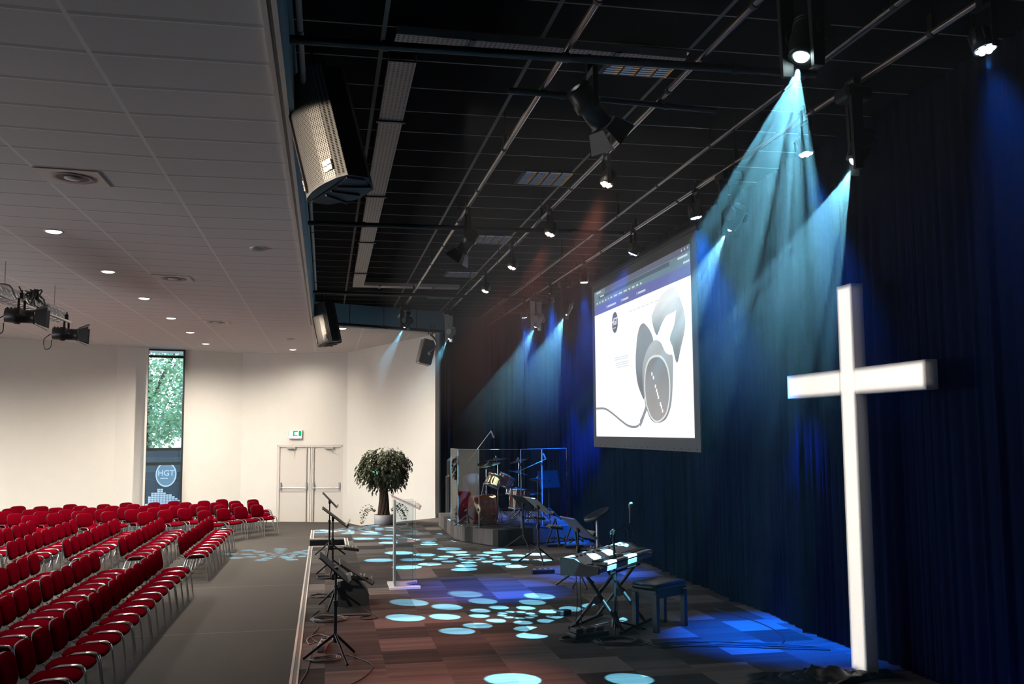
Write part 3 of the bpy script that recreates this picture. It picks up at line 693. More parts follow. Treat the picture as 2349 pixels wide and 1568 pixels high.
def moving_head(label, loc, target, top, w=GOBO_W, R=1.1, body='black', lens=True, deg=None, rot=0.0):
    t = thing('moving_head_light', label, 'stage light', loc, 0, 'moving head lamps over the stage')
    d = (Vector(target) - Vector(loc)).normalized(); X = zmat(d) @ Matrix.Scale(.8, 4)
    k = top - loc[2]
    MB().box((0, 0, k - .10), (.22, .19, .10), bev=.02).box((0, 0, k - .03), (.06, .05, .06)).cyl((0, -.06, k), (0, .06, k), .034).build('base', M['black'], t)
    hx = Vector((-d.y, d.x, 0)).normalized()
    a = MB()
    for s in (-1, 1):
        c = hx * (s * .10)
        a.add([c + Vector(v) for v in ((-.045, -.02, k - .14), (.045, -.02, k - .14), (.045, .02, k - .14), (-.045, .02, k - .14), (-.03, -.015, -.10), (.03, -.015, -.10), (.03, .015, -.10), (-.03, .015, -.10))], [(0, 1, 2, 3), (7, 6, 5, 4), (0, 4, 5, 1), (1, 5, 6, 2), (2, 6, 7, 3), (3, 7, 4, 0)])
        a.cyl(c - d * .12 - hx * .02, c - d * .12 + hx * .02, .06, n=16)
    a.build('arm', M[body], t)
    h = MB(X); h.lathe([(.03, -.30), (.075, -.28), (.095, -.20), (.10, -.08), (.085, .0), (.085, .028), (.050, .028), (.048, 0.0)], n=22)
    for z in (-.25, -.22, -.19): h.lathe([(.092, z), (.10, z + .006), (.092, z + .012)], n=22)
    h.build('head', M[body], t)
    if lens:
        MB(X).lathe([(.050, .028), (.043, .042), (.025, .055), (0, .060)], n=20).build('lens', LC, t)
        dist = (Vector(target) - Vector(loc)).length; tanh = R / dist
        spot('beam_lamp', t, d, (0.17, 0.57, 0.80), w, deg or math.degrees(2 * math.atan(tanh * 1.18)), 0.0, 0.003, 0.09, gobo_nodes(tanh, rot))
    return t
moving_head('bright moving head lamp with the widest cyan beam near the top right', (2.47, 4.47, 4.74), (1.15, 3.9, .6), 5.40, GOBO_W * 1.2, 1.25)
moving_head('moving head lamp with cyan beam against the curtain at right', (3.80, 6.15, 4.72), (2.1, 6.9, .6), 5.30, GOBO_W, 1.3)
moving_head('moving head lamp beside the top right corner of the screen', (3.85, 8.47, 4.72), (2.24, 11.1, .6), 5.30, GOBO_W * 1.0, 1.13, rot=.2)
moving_head('moving head lamp left of the screen, lit, the nearer one of a pair', (3.94, 15.28, 4.72), (2.45, 16.1, .6), 5.30, GOBO_W * 1.0, 1.3, rot=.1)
moving_head('grey moving head lamp left of the screen, lit, the farther one of a pair', (3.85, 17.14, 4.72), (2.1, 19.4, .6), 5.30, GOBO_W * .9, 1.1, 'grey', rot=.35)
moving_head('pale grey moving head lamp in front of the stage wing, farthest lit one', (2.60, 20.2, 4.78), (0.65, 21.5, .6), 5.40, GOBO_W * .5, .85, 'lgrey')
moving_head('small dark moving head lamp hanging in front of the blue soffit', (1.61, 19.6, 4.95), (-1.0, 22.3, 0.0), 5.40, GOBO_W * .8, 0.9)

def profile(label, loc, aim, top, L=0.5, lens=None, parent_group=None, doors=True, sc=1.0):
    t = thing('profile_spotlight', label, 'stage light', loc, 0, parent_group)
    d = Vector(aim).normalized(); X = zmat(d) @ Matrix.Scale(sc, 4); k = top - loc[2]
    y = MB(); yoke(y, k, -.03, .14); y.build('yoke', M['blackmetal'], t)
    b = MB(X); b.lathe([(.05, -L * .55), (.105, -L * .52), (.11, -.10), (.125, -.08), (.125, -.02), (.10, 0), (.10, L * .38), (.112, L * .40), (.112, L * .45), (.09, L * .45)], n=20)
    for i in range(4): b.box((.0, .112 - .0 * i, -L * .45 + i * .05), (.10, .012, .02))
    b.box((.115, 0, -.05), (.05, .03, .03)).box((-.115, 0, -.05), (.05, .03, .03))
    b.build('body', M['blackmetal'], t)
    if doors:
        bd = MB(X); z0, z1 = L * .46, L * .46 + .17
        for q in range(4):
            R = Matrix.Rotation(q * PI / 2, 4, 'Z')
            bd.add([R @ Vector(v) for v in ((-.09, .11, z0), (.09, .11, z0), (.14, .19, z1), (-.14, .19, z1), (-.09, .115, z0), (.09, .115, z0), (.14, .195, z1), (-.14, .195, z1))], [(0, 1, 2, 3), (7, 6, 5, 4), (0, 3, 7, 4), (1, 5, 6, 2), (2, 6, 7, 3), (0, 4, 5, 1)])
        bd.build('barn_doors', M['blackmetal'], t)
    if lens: MB(X).lathe([(.09, L * .40), (.05, L * .43), (0, L * .44)], n=20).build('lens', lens, t)
    return t
pf = profile('white profile spotlight with open barn doors, lit, aimed at the cross', (1.84, 6.35, 5.05), Vector((4.7, 7.85, 2.2)) - Vector((1.84, 6.35, 5.05)), 5.36, 0.42, emit('white lamp lens', (1, .97, .93), 14.0), sc=.80)
spot('profile_lamp', pf, Vector((4.7, 7.85, 2.35)) - Vector((1.84, 6.35, 5.05)), (1.0, 0.93, 0.84), 12, 16, 0.5, 0.03, 0.36)
def cut_to(quads, feather=0.004):                        # metal gobo: light passes only inside the given quads (points in lamp space, x/z, y/z)
    def f(l):
        l.use_nodes = True; t = NT(l.node_tree); em = [n for n in l.node_tree.nodes if n.type == 'EMISSION'][0]
        tc = t.n('ShaderNodeTexCoord'); sp_ = t.n('ShaderNodeSeparateXYZ'); t.l(tc.outputs['Normal'], sp_.inputs[0])
        x = t.m('DIVIDE', sp_.outputs[0], sp_.outputs[2]); y = t.m('DIVIDE', sp_.outputs[1], sp_.outputs[2]); tot = None
        for q in quads:
            c = sum((Vector(p) for p in q), Vector((0, 0))) / len(q); acc = None
            for a, b in zip(q, q[1:] + q[:1]):
                a, b = Vector(a), Vector(b); n_ = Vector((-(b - a).y, (b - a).x)).normalized()
                if n_.dot(c - a) < 0: n_ = -n_
                dd_ = t.m('ADD', t.m('ADD', t.m('MULTIPLY', x, n_.x), t.m('MULTIPLY', y, n_.y)), -n_.dot(a))
                acc = dd_ if acc is None else t.m('MINIMUM', acc, dd_)
            mr = t.n('ShaderNodeMapRange'); mr.inputs[1].default_value = feather * .2; mr.inputs[2].default_value = feather; t.l(acc, mr.inputs[0])
            tot = mr.outputs[0] if tot is None else t.m('MAXIMUM', tot, mr.outputs[0])
        t.l(tot, em.inputs['Strength'])
    return f
profile('dark unlit profile spotlight on the pipe beside a louvre panel', (1.63, 10.9, 4.98), (-.5, .25, -.8), 5.40, 0.42, sc=.72)

# truss over the seats with two lamps
tr = thing('lighting_truss', 'silver triangular lighting truss hanging over the left seats', 'truss', (-4.60, 17.9, 4.93))
dv = Vector((-0.16, -5.2, 0.0)); ch = [Vector((0, 0, 0)), Vector((-.12, 0, -.20)), Vector((.12, 0, -.20))]
c = MB()
for q in ch: c.cyl(q, q + dv, .024, n=10)
c.build('chord', M['alu'], tr)
bz = MB(); N = 24
for i in range(N):
    p, q = dv * (i / N), dv * ((i + .5) / N); r_ = dv * ((i + 1) / N)
    for a_, b_ in ((0, 1), (0, 2), (1, 2)): bz.cyl(ch[a_] + p, ch[b_] + q, .009, n=6, cap=False).cyl(ch[b_] + q, ch[a_] + r_, .009, n=6, cap=False)
bz.build('lattice', M['alu'], tr)
cb = MB(); rnd = random.Random(3)
for j in range(4):
    y0_ = -2.0 + j * .08
    pts = [Vector((.0 + rnd.uniform(-.12, .12), y0_ + rnd.uniform(-.35, .35), rnd.uniform(-.2, .12))) for _ in range(9)]; cb.curve(pts, .012, 5, 4)
cb.curve([(0, -1.2, .02), (.1, -1.5, -.1), (0, -1.9, .05), (-.05, -2.4, -.12), (0.02, -3.0, 0), (0, -3.8, -.1)], .012, 5, 4)
cb.build('cable_bundle', M['cable'], tr)
hg = MB()
for q in (.1, .55, .95): hg.cyl(dv * q, dv * q + Vector((0, 0, .42)), .008, n=6)
hg.build('hanger_wire', M['steel'], tr)
def seatlamp(lab, y, x):
    t = profile(lab, (x, y, 4.50), (0.985, 0.16, -.04), 4.80, 0.42, None, 'lamps hanging on the truss'); 
    MB().curve([(-.25, 0, 0), (-.36, .0, -.1), (-.34, 0, -.26), (-.25, 0, -.24), (-.24, 0, -.1)], .008, 6).build('power_cable', M['cable'], t); return t
sl_ = seatlamp('dark lamp with barn doors under the end of the truss, the farther of two', 17.75, -4.50)
spot('front_lamp', sl_, (4.4, 2.65, .42), (1.0, .88, .72), 1300, 9, .8, .04, .60)
seatlamp('dark lamp with barn doors under the truss at the left edge, the nearer of two', 15.1, -4.46)

FOH = Vector((-4.44, 6.6, 4.50)); AIM = Vector((4.68, 7.87, 2.35))
fh = seatlamp('lamp on the truss over the seats, beyond the left edge, lighting the cross', FOH.y, FOH.x)
dF = (AIM - FOH).normalized(); qF = dF.to_track_quat('-Z', 'Y').to_matrix().inverted()
def tolamp(p):
    v = qF @ (Vector(p) - FOH); return (v.x / v.z, v.y / v.z)
cq = [[tolamp(p) for p in q] for q in ([(4.68, 7.745, .60), (4.68, 7.995, .60), (4.68, 7.995, 4.06), (4.68, 7.745, 4.06)], [(4.68, 6.73, 3.06), (4.68, 9.01, 3.06), (4.68, 9.01, 3.29), (4.68, 6.73, 3.29)])]
spot('front_lamp', fh, dF, (1.0, 0.93, 0.84), CROSS_W, 34, 0.0, 0.02, 0.0, cut_to(cq)).location = (0, 0, 0)
fo4 = Vector((-4.44, 1.6, 4.50)); fh4 = seatlamp('fourth lamp on the truss over the seats, beyond the left edge, nearest the camera', fo4.y, fo4.x)
d4 = (AIM - fo4).normalized(); q4 = d4.to_track_quat('-Z', 'Y').to_matrix().inverted()
def lamp4(p):
    v = q4 @ (Vector(p) - fo4); return (v.x / v.z, v.y / v.z)
spot('front_lamp', fh4, d4, (1.0, 0.93, 0.86), CROSS_W * .30, 34, 0.0, 0.02, 0.0, cut_to([[lamp4(p) for p in q] for q in ([(4.80, 7.75, .60), (4.68, 7.99, .60), (4.68, 7.99, 4.05), (4.80, 7.75, 4.05)], [(4.80, 6.74, 3.06), (4.68, 9.0, 3.06), (4.68, 9.0, 3.28), (4.80, 6.74, 3.28)])])).location = (0, 0, 0)
F2 = Vector((-4.44, 4.2, 4.5)); q2 = (Vector((-.1, 7.25, 5.0)) - F2).normalized().to_track_quat('-Z', 'Y').to_matrix().inverted()
def spk_q(p):
    v = q2 @ (Vector(p) - F2); return (v.x / v.z, v.y / v.z)
fh2 = seatlamp('second lamp on the truss over the seats, beyond the left edge, lighting the large loudspeaker', 4.2, -4.44)
spot('front_lamp', fh2, Vector((-.1, 7.25, 5.0)) - Vector((-4.44, 4.2, 4.5)), (1.0, 0.88, 0.72), FRONT_W, 26, 0.0, 0.03, 0.0, cut_to([[spk_q(p) for p in ((-.2, 6.5, 4.30), (-.2, 8.1, 4.30), (-.2, 8.1, 5.20), (-.2, 6.5, 5.20))]], .008)).location = (0, 0, 0)
fh3 = seatlamp('third lamp on the truss over the seats, beyond the left edge, lighting the lectern', 9.2, -4.44)
spot('front_lamp', fh3, Vector((1.2, 13.6, 1.0)) - Vector((-4.44, 9.2, 4.5)), (1.0, 0.90, 0.78), LECT_W, 30, 0.9, 0.08, 0.45)
# ---- loudspeakers
def loudspeaker(label, loc, rz, tilt, roll=0.0, H=1.02, group='hanging loudspeakers', front=True):
    t = thing('loudspeaker', label, 'loudspeaker', loc, 0, group); t.rotation_euler = (roll, tilt, rz)
    h = H / 2; w = .25
    body = [(.10, -w), (.10, w), (-.10, w), (-.26, .12), (-.29, .09), (-.29, -.09), (-.26, -.12), (-.10, -w)]
    b = MB(); b.prism(body, -h, h); b.build('cabinet', M['black'], t)
    fr_ = [(.10, -w), (.155, -w * .72), (.185, -w * .3), (.19, 0), (.185, w * .3), (.155, w * .72), (.10, w)]
    g_ = MB(); V = [(x, y, -h + .012) for x, y in fr_] + [(x, y, h - .012) for x, y in fr_]; n = len(fr_)
    g_.add(V, [(i, i + 1, n + i + 1, n + i) for i in range(n - 1)]); g_.build('grille', M['grille'], t)
    for z0, z1 in ((-h - .004, -h + .016), (h - .016, h + .004)): MB().prism([(.09, w)] + [(.09, -w)] + [(x + .004, y * 1.01) for x, y in fr_], z0, z1).build('end_trim', M['grey'], t)
    MB().box((.172, -.15, 0), (.012, .012, H - .05), -.5).build('grille_seam', M['black'], t)
    lg = MB(); BM_ = mat('pale badge', (.62, .58, .54), .4)
    for i in (0, 1):
        for j in (0, 1): lg.box((.176, .12 + i * .042 , -h + .09 + j * .046), (.012, .036, .040), .42)
    lg.build('badge_squares', BM_, t); lg = MB()
    for i in (0, 1):
        for j in (0, 1): lg.box((.13, -.215 + i * .026, -h + .09 + j * .046), (.012, .022, .040), -.9)
    lg.build('badge_squares', BM_, t)
    rb = MB()
    for k in (-1, 0, 1): rb.box((-.07, k * .11, -h - .012), (.28, .012, .03), -k * .28)
    rb.build('base_ribs', M['black'], t)
    MB().prism([(.09, -.22), (.09, .22), (-.09, .22), (-.24, .1), (-.24, -.1), (-.09, -.22)], -h - .012, -h).build('base_plate', M['darkgrey'], t)
    MB().cyl((-.1, 0, h), (-.06, 0, h + .34), .012).cyl((-.22, 0, h), (-.16, 0, h + .3), .008).box((-.1, 0, h + .02), (.2, .05, .03)).build('hanging_bracket', M['blackmetal'], t)
    return t
loudspeaker('large hanging loudspeaker with pale perforated grille at the white ceiling edge', (-0.03, 7.25, 5.03), math.radians(219), math.radians(4.6), math.radians(15), H=.92)
loudspeaker('smaller-looking hanging loudspeaker in front of the blue soffit, farther one', (-0.03, 20.4, 5.04), math.radians(218), math.radians(4), math.radians(13), H=.86)
w3 = thing('wall_speaker', 'grey loudspeaker on a bracket at the top of the white angled wall end', 'loudspeaker', (2.34, 22.35, 4.63)); w3.rotation_euler = (0, math.radians(14), math.radians(10))
MB().box((0, 0, 0), (.30, .30, .58), bev=.01).build('cabinet', M['darkgrey'], w3); MB().box((-.158, 0, 0), (.012, .28, .55)).build('grille', M['grille'], w3); MB().box((0, 0, -.296), (.28, .28, .015)).build('base_edge', M['lgrey'], w3)
MB().curve([(.02, -.155, -.05), (.03, -.20, 0.0), (.14, -.20, .16), (.06, -.19, .33), (-.02, -.05, .42)], .028, 10).cyl((.02, -.16, -.05), (.02, -.21, -.05), .04).build('bracket', M['steel'], w3)
MB().cyl((-.06, 0, .42), (-.04, 0, .72), .01).cyl((.04, 0, .42), (.05, 0, .72), .01).build('support_wire', M['blackmetal'], w3)

# ================================================================== CHAIRS
def make_chair():
    t = thing('auditorium_chair', 'x', 'chair')
    def sb(p): return Vector((p.x, p.y, p.z - (0.02 * max(0, p.x) / .2) ** 1 * (1 if p.x > .08 else 0) * max(0, p.x - .08) * 6))
    MB(Matrix.Translation((0.015, 0, .455))).cushion(.47, .44, .06, 3.6, .4, bend=sb).build('seat', M['red'], t)
    MB(Matrix.Translation((0.0, 0, .418))).cushion(.40, .38, .022, 4, .0, 20).build('seat_pan', M['black'], t)
    R = Matrix.Translation((-.275, 0, .64)) @ Matrix.Rotation(math.radians(78), 4, 'Y')
    def bb(p): return Vector((p.x, p.y, p.z - .5 * p.y * p.y * -1))
    MB(R).cushion(.455, .33, .055, 3.6, .45, bend=bb).build('backrest', M['red'], t)
    MB(Matrix.Translation((-.025, 0, -.005)) @ R).cushion(.465, .34, .022, 3.6, .0, 28, bend=bb).build('back_shell', M['black'], t)
    for s in (-1, 1):
        pts = [(.27, s * .262, 0), (.215, s * .255, .40), (.20, s * .252, .455), (.165, s * .25, .483), (.10, s * .25, .49), (-.03, s * .25, .486), (-.09, s * .25, .470), (-.125, s * .252, .43), (-.155, s * .255, .36), (-.25, s * .262, 0)]
        MB().tube(pts, .0125, 8).build('leg_frame', M['chrome'], t)
        pts = [(.02, s * .15, .405), (-.18, s * .15, .40), (-.27, s * .15, .405), (-.305, s * .15, .44), (-.312, s * .15, .50), (-.315, s * .15, .66)]
        MB().curve(pts, .011, 7, 3).build('back_support', M['chrome'], t)
    return t
CH = make_chair(); first = [True]
def place_chair(x, y, rz, label, group):
    rz += random.uniform(-.025, .025)
    if first[0]:
        first[0] = False; CH.location = (x, y, 0); CH.rotation_euler = (0, 0, rz); CH['label'] = label; CH['group'] = group; return CH
    return dup(CH, (x, y, 0), rz, label, group)
rown = ['front', 'second', 'third', 'fourth', 'fifth', 'sixth', 'seventh', 'eighth']
for r, (x, n) in enumerate(((-2.44, 16), (-3.44, 11), (-4.36, 6))):
    for i in range(n):
        place_chair(x + .004 * i * -1 + random.uniform(-.01, .01), 16.85 - .535 * i, 0, 'red chair in the %s row of the near block, %s from its far end' % (rown[r], ORD[i]), 'red chairs of the near block')
for r, x in enumerate((-2.37, -3.42, -4.40, -5.33, -6.22)):
    for i in range(9):
        y = 23.3 - .54 * i
        if x / y < -0.355: continue
        place_chair(x + random.uniform(-.012, .012) - (.02 * (8 - i) if r == 0 else 0) * -.2, y, 0, 'red chair in the %s row of the middle block, %s from its far end' % (rown[r], ORD[i]), 'red chairs of the middle block')
far_rows = [((-2.96, 25.15), (-1.80, 26.75), 4), ((-4.38, 25.15), (-1.97, 27.95), 7), ((-5.79, 25.1), (-2.06, 28.95), 9), ((-6.98, 24.95), (-2.97, 29.25), 10), ((-7.95, 25.1), (-4.26, 28.95), 9), ((-8.5, 25.9), (-5.50, 28.65), 7), ((-8.75, 26.75), (-6.93, 28.45), 4), ((-8.9, 27.55), (-8.2, 28.15), 2)]
for r, (a, b, n) in enumerate(far_rows):
    for i in range(n):
        p = lerp(b, a, i / (n - 1)); 
        rz = math.radians(-40)
        place_chair(p[0] + .28 * math.cos(rz), p[1] + .28 * math.sin(rz), rz, 'red chair in the %s row of the far angled block, %s from the door end' % (rown[r], ORD[i]), 'red chairs of the far angled block')

# ================================================================== CROSS
cx = thing('standing_cross', 'tall white wooden cross standing on the stage at the right', 'cross', (4.74, 7.87, ST))
MB().box((0, 0, 1.735), (.12, .255, 3.47), bev=.006).build('upright', M['cross'], cx)
MB().box((-.003, .64, 2.575), (.118, 1.02 - .255 / 2 + .12, .24), bev=.006).box((-.003, -.64, 2.575), (.118, 1.02, .24), bev=.006).build('crossbar', M['cross'], cx)
clm = MB(); NX, NY = 34, 16; rnd = random.Random(11)
V = []
hts = [[0.012 + (0.07 * rnd.random() ** 2) * math.sin(PI * i / NX) * math.sin(PI * j / NY) for j in range(NY + 1)] for i in range(NX + 1)]
for i in range(NX + 1):
    for j in range(NY + 1):
        u, v = i / NX, j / NY; rr = .75 + .25 * math.sin(7 * u + 1.3) * math.sin(3 + 5 * v)
        V.append((-.62 + 1.30 * u + .05 * math.sin(9 * v), (v - .5) * .52 * rr * (.45 + .9 * math.sin(PI * min(.95, u + .12))), hts[i][j] + .05 * max(0, math.sin(11 * u + 4 * v) * math.sin(PI * u) * math.sin(PI * v))))
clm.add(V, [(i * (NY + 1) + j, (i + 1) * (NY + 1) + j, (i + 1) * (NY + 1) + j + 1, i * (NY + 1) + j + 1) for i in range(NX) for j in range(NY)], True)
o = clm.build('crumpled_cloth', M['cloth']); o.location = (4.22, 7.72, ST); tag(o, 'crumpled black cloth lying around the foot of the white cross', 'cloth')

# ================================================================== LECTERN
le = thing('acrylic_lectern', 'clear acrylic lectern with white frosted base standing mid stage', 'lectern', (1.09, 13.5, ST))
bp_ = [(-.20, -.28), (.22, -.28), (.22, -.20), (.08, -.10), (.04, 0), (.08, .10), (.22, .20), (.22, .28), (-.20, .28)]
MB().prism(bp_, 0, .03).build('base_plate', M['frost'], le)
MB().box((-.12, 0, .61), (.035, .05, 1.16)).build('front_post', M['frost'], le, label='white frosted post')
pn = MB()
for s in (-1, 1): pn.box((.02, s * .2, .61), (.27, .012, 1.16))
pn.build('side_panel', M['acryl'], le)
MB().box((-.125, 0, .61), (.012, .40, 1.16)).build('front_panel', M['acryl'], le)
eg = MB()
for s in (-1, 1): eg.box((.155, s * .2, .61), (.004, .012, 1.16))
eg.build('panel_edges', M['lgrey'], le)
MB().box((.03, 0, .615), (.24, .39, .014)).build('shelf', M['frost'], le)
tp = MB(Matrix.Translation((.015, 0, 1.165)) @ Matrix.Rotation(math.radians(25), 4, 'Y')); tp.box((0, 0, 0), (.44, .52, .016)); tp.build('reading_top', M['frost'], le)
MB(Matrix.Translation((.015, 0, 1.165)) @ Matrix.Rotation(math.radians(25), 4, 'Y')).box((.205, 0, .03), (.03, .50, .05)).build('lip', M['white'], le)
hd = MB()
for a_, z in ((-.04, .87), (.02, .81)):
    P = [(a_ + .055 * math.cos(q) + (.035 if math.cos(q) > 0 else -.035), -.21, z + .022 * math.sin(q)) for q in [2 * PI * i / 20 for i in range(21)]]; hd.tube(P, .004, 5)
hd.build('hand_slots', M['lgrey'], le)
rc_ = MB().box((0, 0, .02), (.13, .05, .04))
o = rc_.build('microphone_holder', M['white']); o.location = (1.08, 13.46, ST + .623); tag(o, 'small white box lying on the lectern shelf', 'box')

# ================================================================== FICUS
pl_ = thing('potted_ficus', 'bushy green ficus tree in a white pot by the white wall', 'potted plant', (1.36, 22.45, ST))
MB().lathe([(0, 0), (.19, 0), (.225, .02), (.225, .23), (.205, .23), (.20, .19), (0, .19)], n=32).build('pot', M['pot'], pl_)
MB().lathe([(.0, .20), (.2, .195)], n=24).build('soil', M['bark'], pl_)
tk = MB(); rnd = random.Random(5)
for i in range(9):
    a = 2 * PI * i / 9; r0_ = .085
    tk.curve([(r0_ * 1.3 * math.cos(a), r0_ * 1.3 * math.sin(a), .18), (r0_ * math.cos(a + .5), r0_ * math.sin(a + .5), .45), (.06 * math.cos(a + 1.1), .06 * math.sin(a + 1.1), .8), (.10 * math.cos(a + 1.5), .10 * math.sin(a + 1.5), 1.15), (.28 * math.cos(a + 1.6), .28 * math.sin(a + 1.6), 1.5)], .042, 7, 5)
tk.build('trunk', M['bark'], pl_)
lf = MB()
def leaf(mb, p, d, L, w):
    d = d.normalized(); s = d.cross(Vector((rnd.uniform(-.4, .4), rnd.uniform(-.4, .4), 1))).normalized(); n_ = s.cross(d)
    mb.add([p, p + d * L * .4 + s * w + n_ * .006, p + d * L, p + d * L * .4 - s * w + n_ * .006], [(0, 1, 2, 3)])
for k in range(760):                                     # drooping twigs through a full crown
    a = rnd.uniform(0, 2 * PI); e = rnd.uniform(-1.0, 1.0); q_ = rnd.uniform(.25, 1) ** .45
    hz = math.sqrt(max(0, 1 - abs(e) ** 2.2)); R_ = .50 * (1 + .12 * math.sin(3 * a + 4 * e))
    p = Vector((R_ * q_ * hz * math.cos(a), R_ * q_ * hz * math.sin(a), 1.33 + .47 * e * q_)); out = Vector((math.cos(a) * .8, math.sin(a) * .8, rnd.uniform(-.2, .6)))
    for q in range(8):
        out.z -= .22; p = p + out.normalized() * .026
        leaf(lf, p, out + Vector((rnd.uniform(-.9, .9), rnd.uniform(-.9, .9), rnd.uniform(-.9, .3))), rnd.uniform(.05, .09), rnd.uniform(.014, .024))
for k in range(16):                                      # trailing vines over the pot
    a = rnd.choice((.2, .5, 2.9, 3.3, 3.0, .0, 5.9)) + rnd.uniform(-.2, .2); p = Vector((.2 * math.cos(a), .2 * math.sin(a), .30)); v = Vector((math.cos(a), math.sin(a), rnd.uniform(.8, 2.8)))
    for q in range(16):
        v.z -= .3; p = p + v.normalized() * .032
        if p.z < .02: break
        leaf(lf, p, Vector((rnd.uniform(-1, 1), rnd.uniform(-1, 1), rnd.uniform(-.8, .2))), .06, .02)
lf.build('foliage', M['leaf'], pl_)

# ================================================================== MUSIC STANDS AND STAGE FURNITURE
def tripod(mb, h, spread, a0=0.4, r=.011):
    for i in range(3):
        a = a0 + i * 2 * PI / 3; mb.cyl((0, 0, h), (spread * math.cos(a), spread * math.sin(a), .012), r, n=8)
def music_stand(label, loc, rz, top, tilt=38, w=.50, d=.34, col='darkgrey', paper=False, a0=.4, group='music stands on the stage', spread=.30, off=0.0):
    t = thing('music_stand', label, 'music stand', loc, rz, group); h = top - loc[2]
    MB().cyl((0, 0, .16), (0, 0, h * .62), .017, n=10).cyl((0, 0, h * .6), (0, 0, h - .02), .011, n=10).cyl((0, 0, h * .58), (0, 0, h * .64), .024, n=10).box((0, 0, h - .03), (.04, .05, .07)).build('pole', M['blackmetal'], t)
    for i in range(3):
        a = a0 + i * 2 * PI / 3; MB().cyl((0, 0, .24), (spread * math.cos(a), spread * math.sin(a), .014), .014, n=8).build('leg', M['blackmetal'], t)
    X = Matrix.Translation((off, 0, h)) @ Matrix.Rotation(math.radians(tilt), 4, 'Y')
    MB(X).box((0, 0, 0), (d, w, .012)).box((d / 2, 0, .02), (.008, w, .05)).box((-d / 2, 0, -.006), (.008, w, .02)).build('desk', M[col], t)
    if paper: MB(X).box((d * .44, .02, .055), (.012, w * .55, .10)).build('clipped_paper', M['paper'], t)
    return t
music_stand('grey music stand nearest the camera at the stage edge', (.115, 9.35, ST), 0, 1.46, 43, .48, .36, 'darkgrey', False, .9, off=-.02)
music_stand('black music stand with papers, farthest along the stage edge behind another stand', (.09, 17.0, ST), 0, 1.57, 47, .50, .34, 'grey', False, .4)
music_stand('black music stand with papers clipped, middle of the stage edge', (.13, 14.7, ST), 0, 1.47, 38, .52, .46, 'black', True, .4, off=.03)
music_stand('black music stand with low wide desk above the floor monitor', (.15, 12.05, ST), 0, 1.03, 34, .56, .46, 'black', False, .2, off=.24)
music_stand('dark music stand in front of the drum riser', (3.61, 17.3, ST), .3, 1.42, 50, .48, .36, 'black', False, .35, spread=.33)
music_stand('music stand with brown tray standing between drum riser and keyboard', (3.45, 15.33, ST), .2, 1.53, 40, .48, .40, 'grey', False, .35, spread=.34)
music_stand('thin music stand behind the keyboard with folded sheet', (3.47, 12.9, ST), .2, 1.40, 42, .46, .44, 'grey', True, .4, spread=.32)
music_stand('large black music stand inside the drum shield', (4.58, 19.3, ST + .31), -1.2, 1.74, 76, .50, .36, 'black', False, .4)
def mixer(label, loc, rz, tilt=0.15, group='small personal mixers'):
    t = thing('personal_mixer', label, 'mixer', loc, rz, group); t.rotation_euler = (0, tilt, rz)
    MB().box((0, 0, 0), (.24, .17, .045), bev=.008).build('case', M['black'], t)
    kb = MB()
    for i in range(4):
        for j in range(2): kb.cyl((-.08 + i * .052, -.045 + j * .09, .02), (-.08 + i * .052, -.045 + j * .09, .045), .014, n=10)
    kb.build('knobs', M['lgrey'], t)
    MB().cyl((-.12, 0, -.02), (-.30, 0, -.03), .012).box((-.30, 0, -.02), (.05, .05, .07)).build('clamp_arm', M['blackmetal'], t); return t
mixer('small mixer clamped to the middle music stand at the stage edge', (.40, 14.65, 1.0), 0)
mixer('small mixer clamped to the near low stand above the floor monitor', (.42, 12.0, .965), 0, .12)
mixer('small mixer clamped to the stand in front of the drum riser', (3.88, 17.3, 1.14), .2)
mixer('small mixer clamped to the stand with brown tray', (3.73, 15.35, 1.16), .2)
mixer('small mixer clamped to the thin stand behind the keyboard', (3.76, 12.95, 1.08), .2)
fm = thing('floor_monitor', 'black wedge floor monitor speaker behind the near music stands', 'loudspeaker', (.36, 12.35, ST))
MB(Matrix.Rotation(PI / 2, 4, 'X')).prism([(-.19, 0), (.19, 0), (.19, .14), (.02, .36), (-.19, .30)], -.25, .25).build('cabinet', M['darkgrey'], fm)
MB(Matrix.Rotation(PI / 2, 4, 'X')).prism([(.192, .01), (.198, .14), (.025, .366), (.02, .355)], -.23, .23).build('grille', M['black'], fm)
# mic stand with boom
def mic_stand(label, loc, h, tip, mic_d, boom0, a0=.2, m='blackmetal', heavy=False):
    t = thing('microphone_stand', label, 'microphone stand', loc, 0, 'microphone stands on the stage')
    MB().cyl((0, 0, .1), (0, 0, h), .012, n=10).cyl((0, 0, h * .52), (0, 0, h * .57), .02, n=10).box((0, 0, h), (.04, .05, .05)).lathe([(.05, .06), (.045, .12), (.02, .22)], n=14).build('pole', M[m], t)
    for i in range(3):
        a = a0 + i * 2 * PI / 3; MB().cyl((0, 0, .12), (.36 * math.cos(a), .36 * math.sin(a), .012), .010, n=8).box((.35 * math.cos(a), .35 * math.sin(a), .012), (.04, .03, .024), a).build('leg', M[m], t)
    MB().cyl(boom0, tip, .010, n=8).build('boom', M[m], t)
    tip = Vector(tip); d = Vector(mic_d).normalized()
    mc = MB().cyl(tip, tip + d * .15, .013, .020, n=12).lathe([(.02, .15), (.027, .17), (.027, .20), (.016, .225), (0, .23)], tip, d, n=14); mc.build('microphone', M['darkgrey'], t)
    MB().curve([tip, tip + Vector((.03, 0, -.12)), tip + Vector((-.02, 0, -.17)), tip + Vector((-.06, 0, -.05)), Vector(boom0) + Vector((0, 0, .03)), (.02, .01, h * .8), (.022, 0, h * .4), (.03, .02, .02)], .005, 5, 5).build('cable', M['cable'], t)
    return t
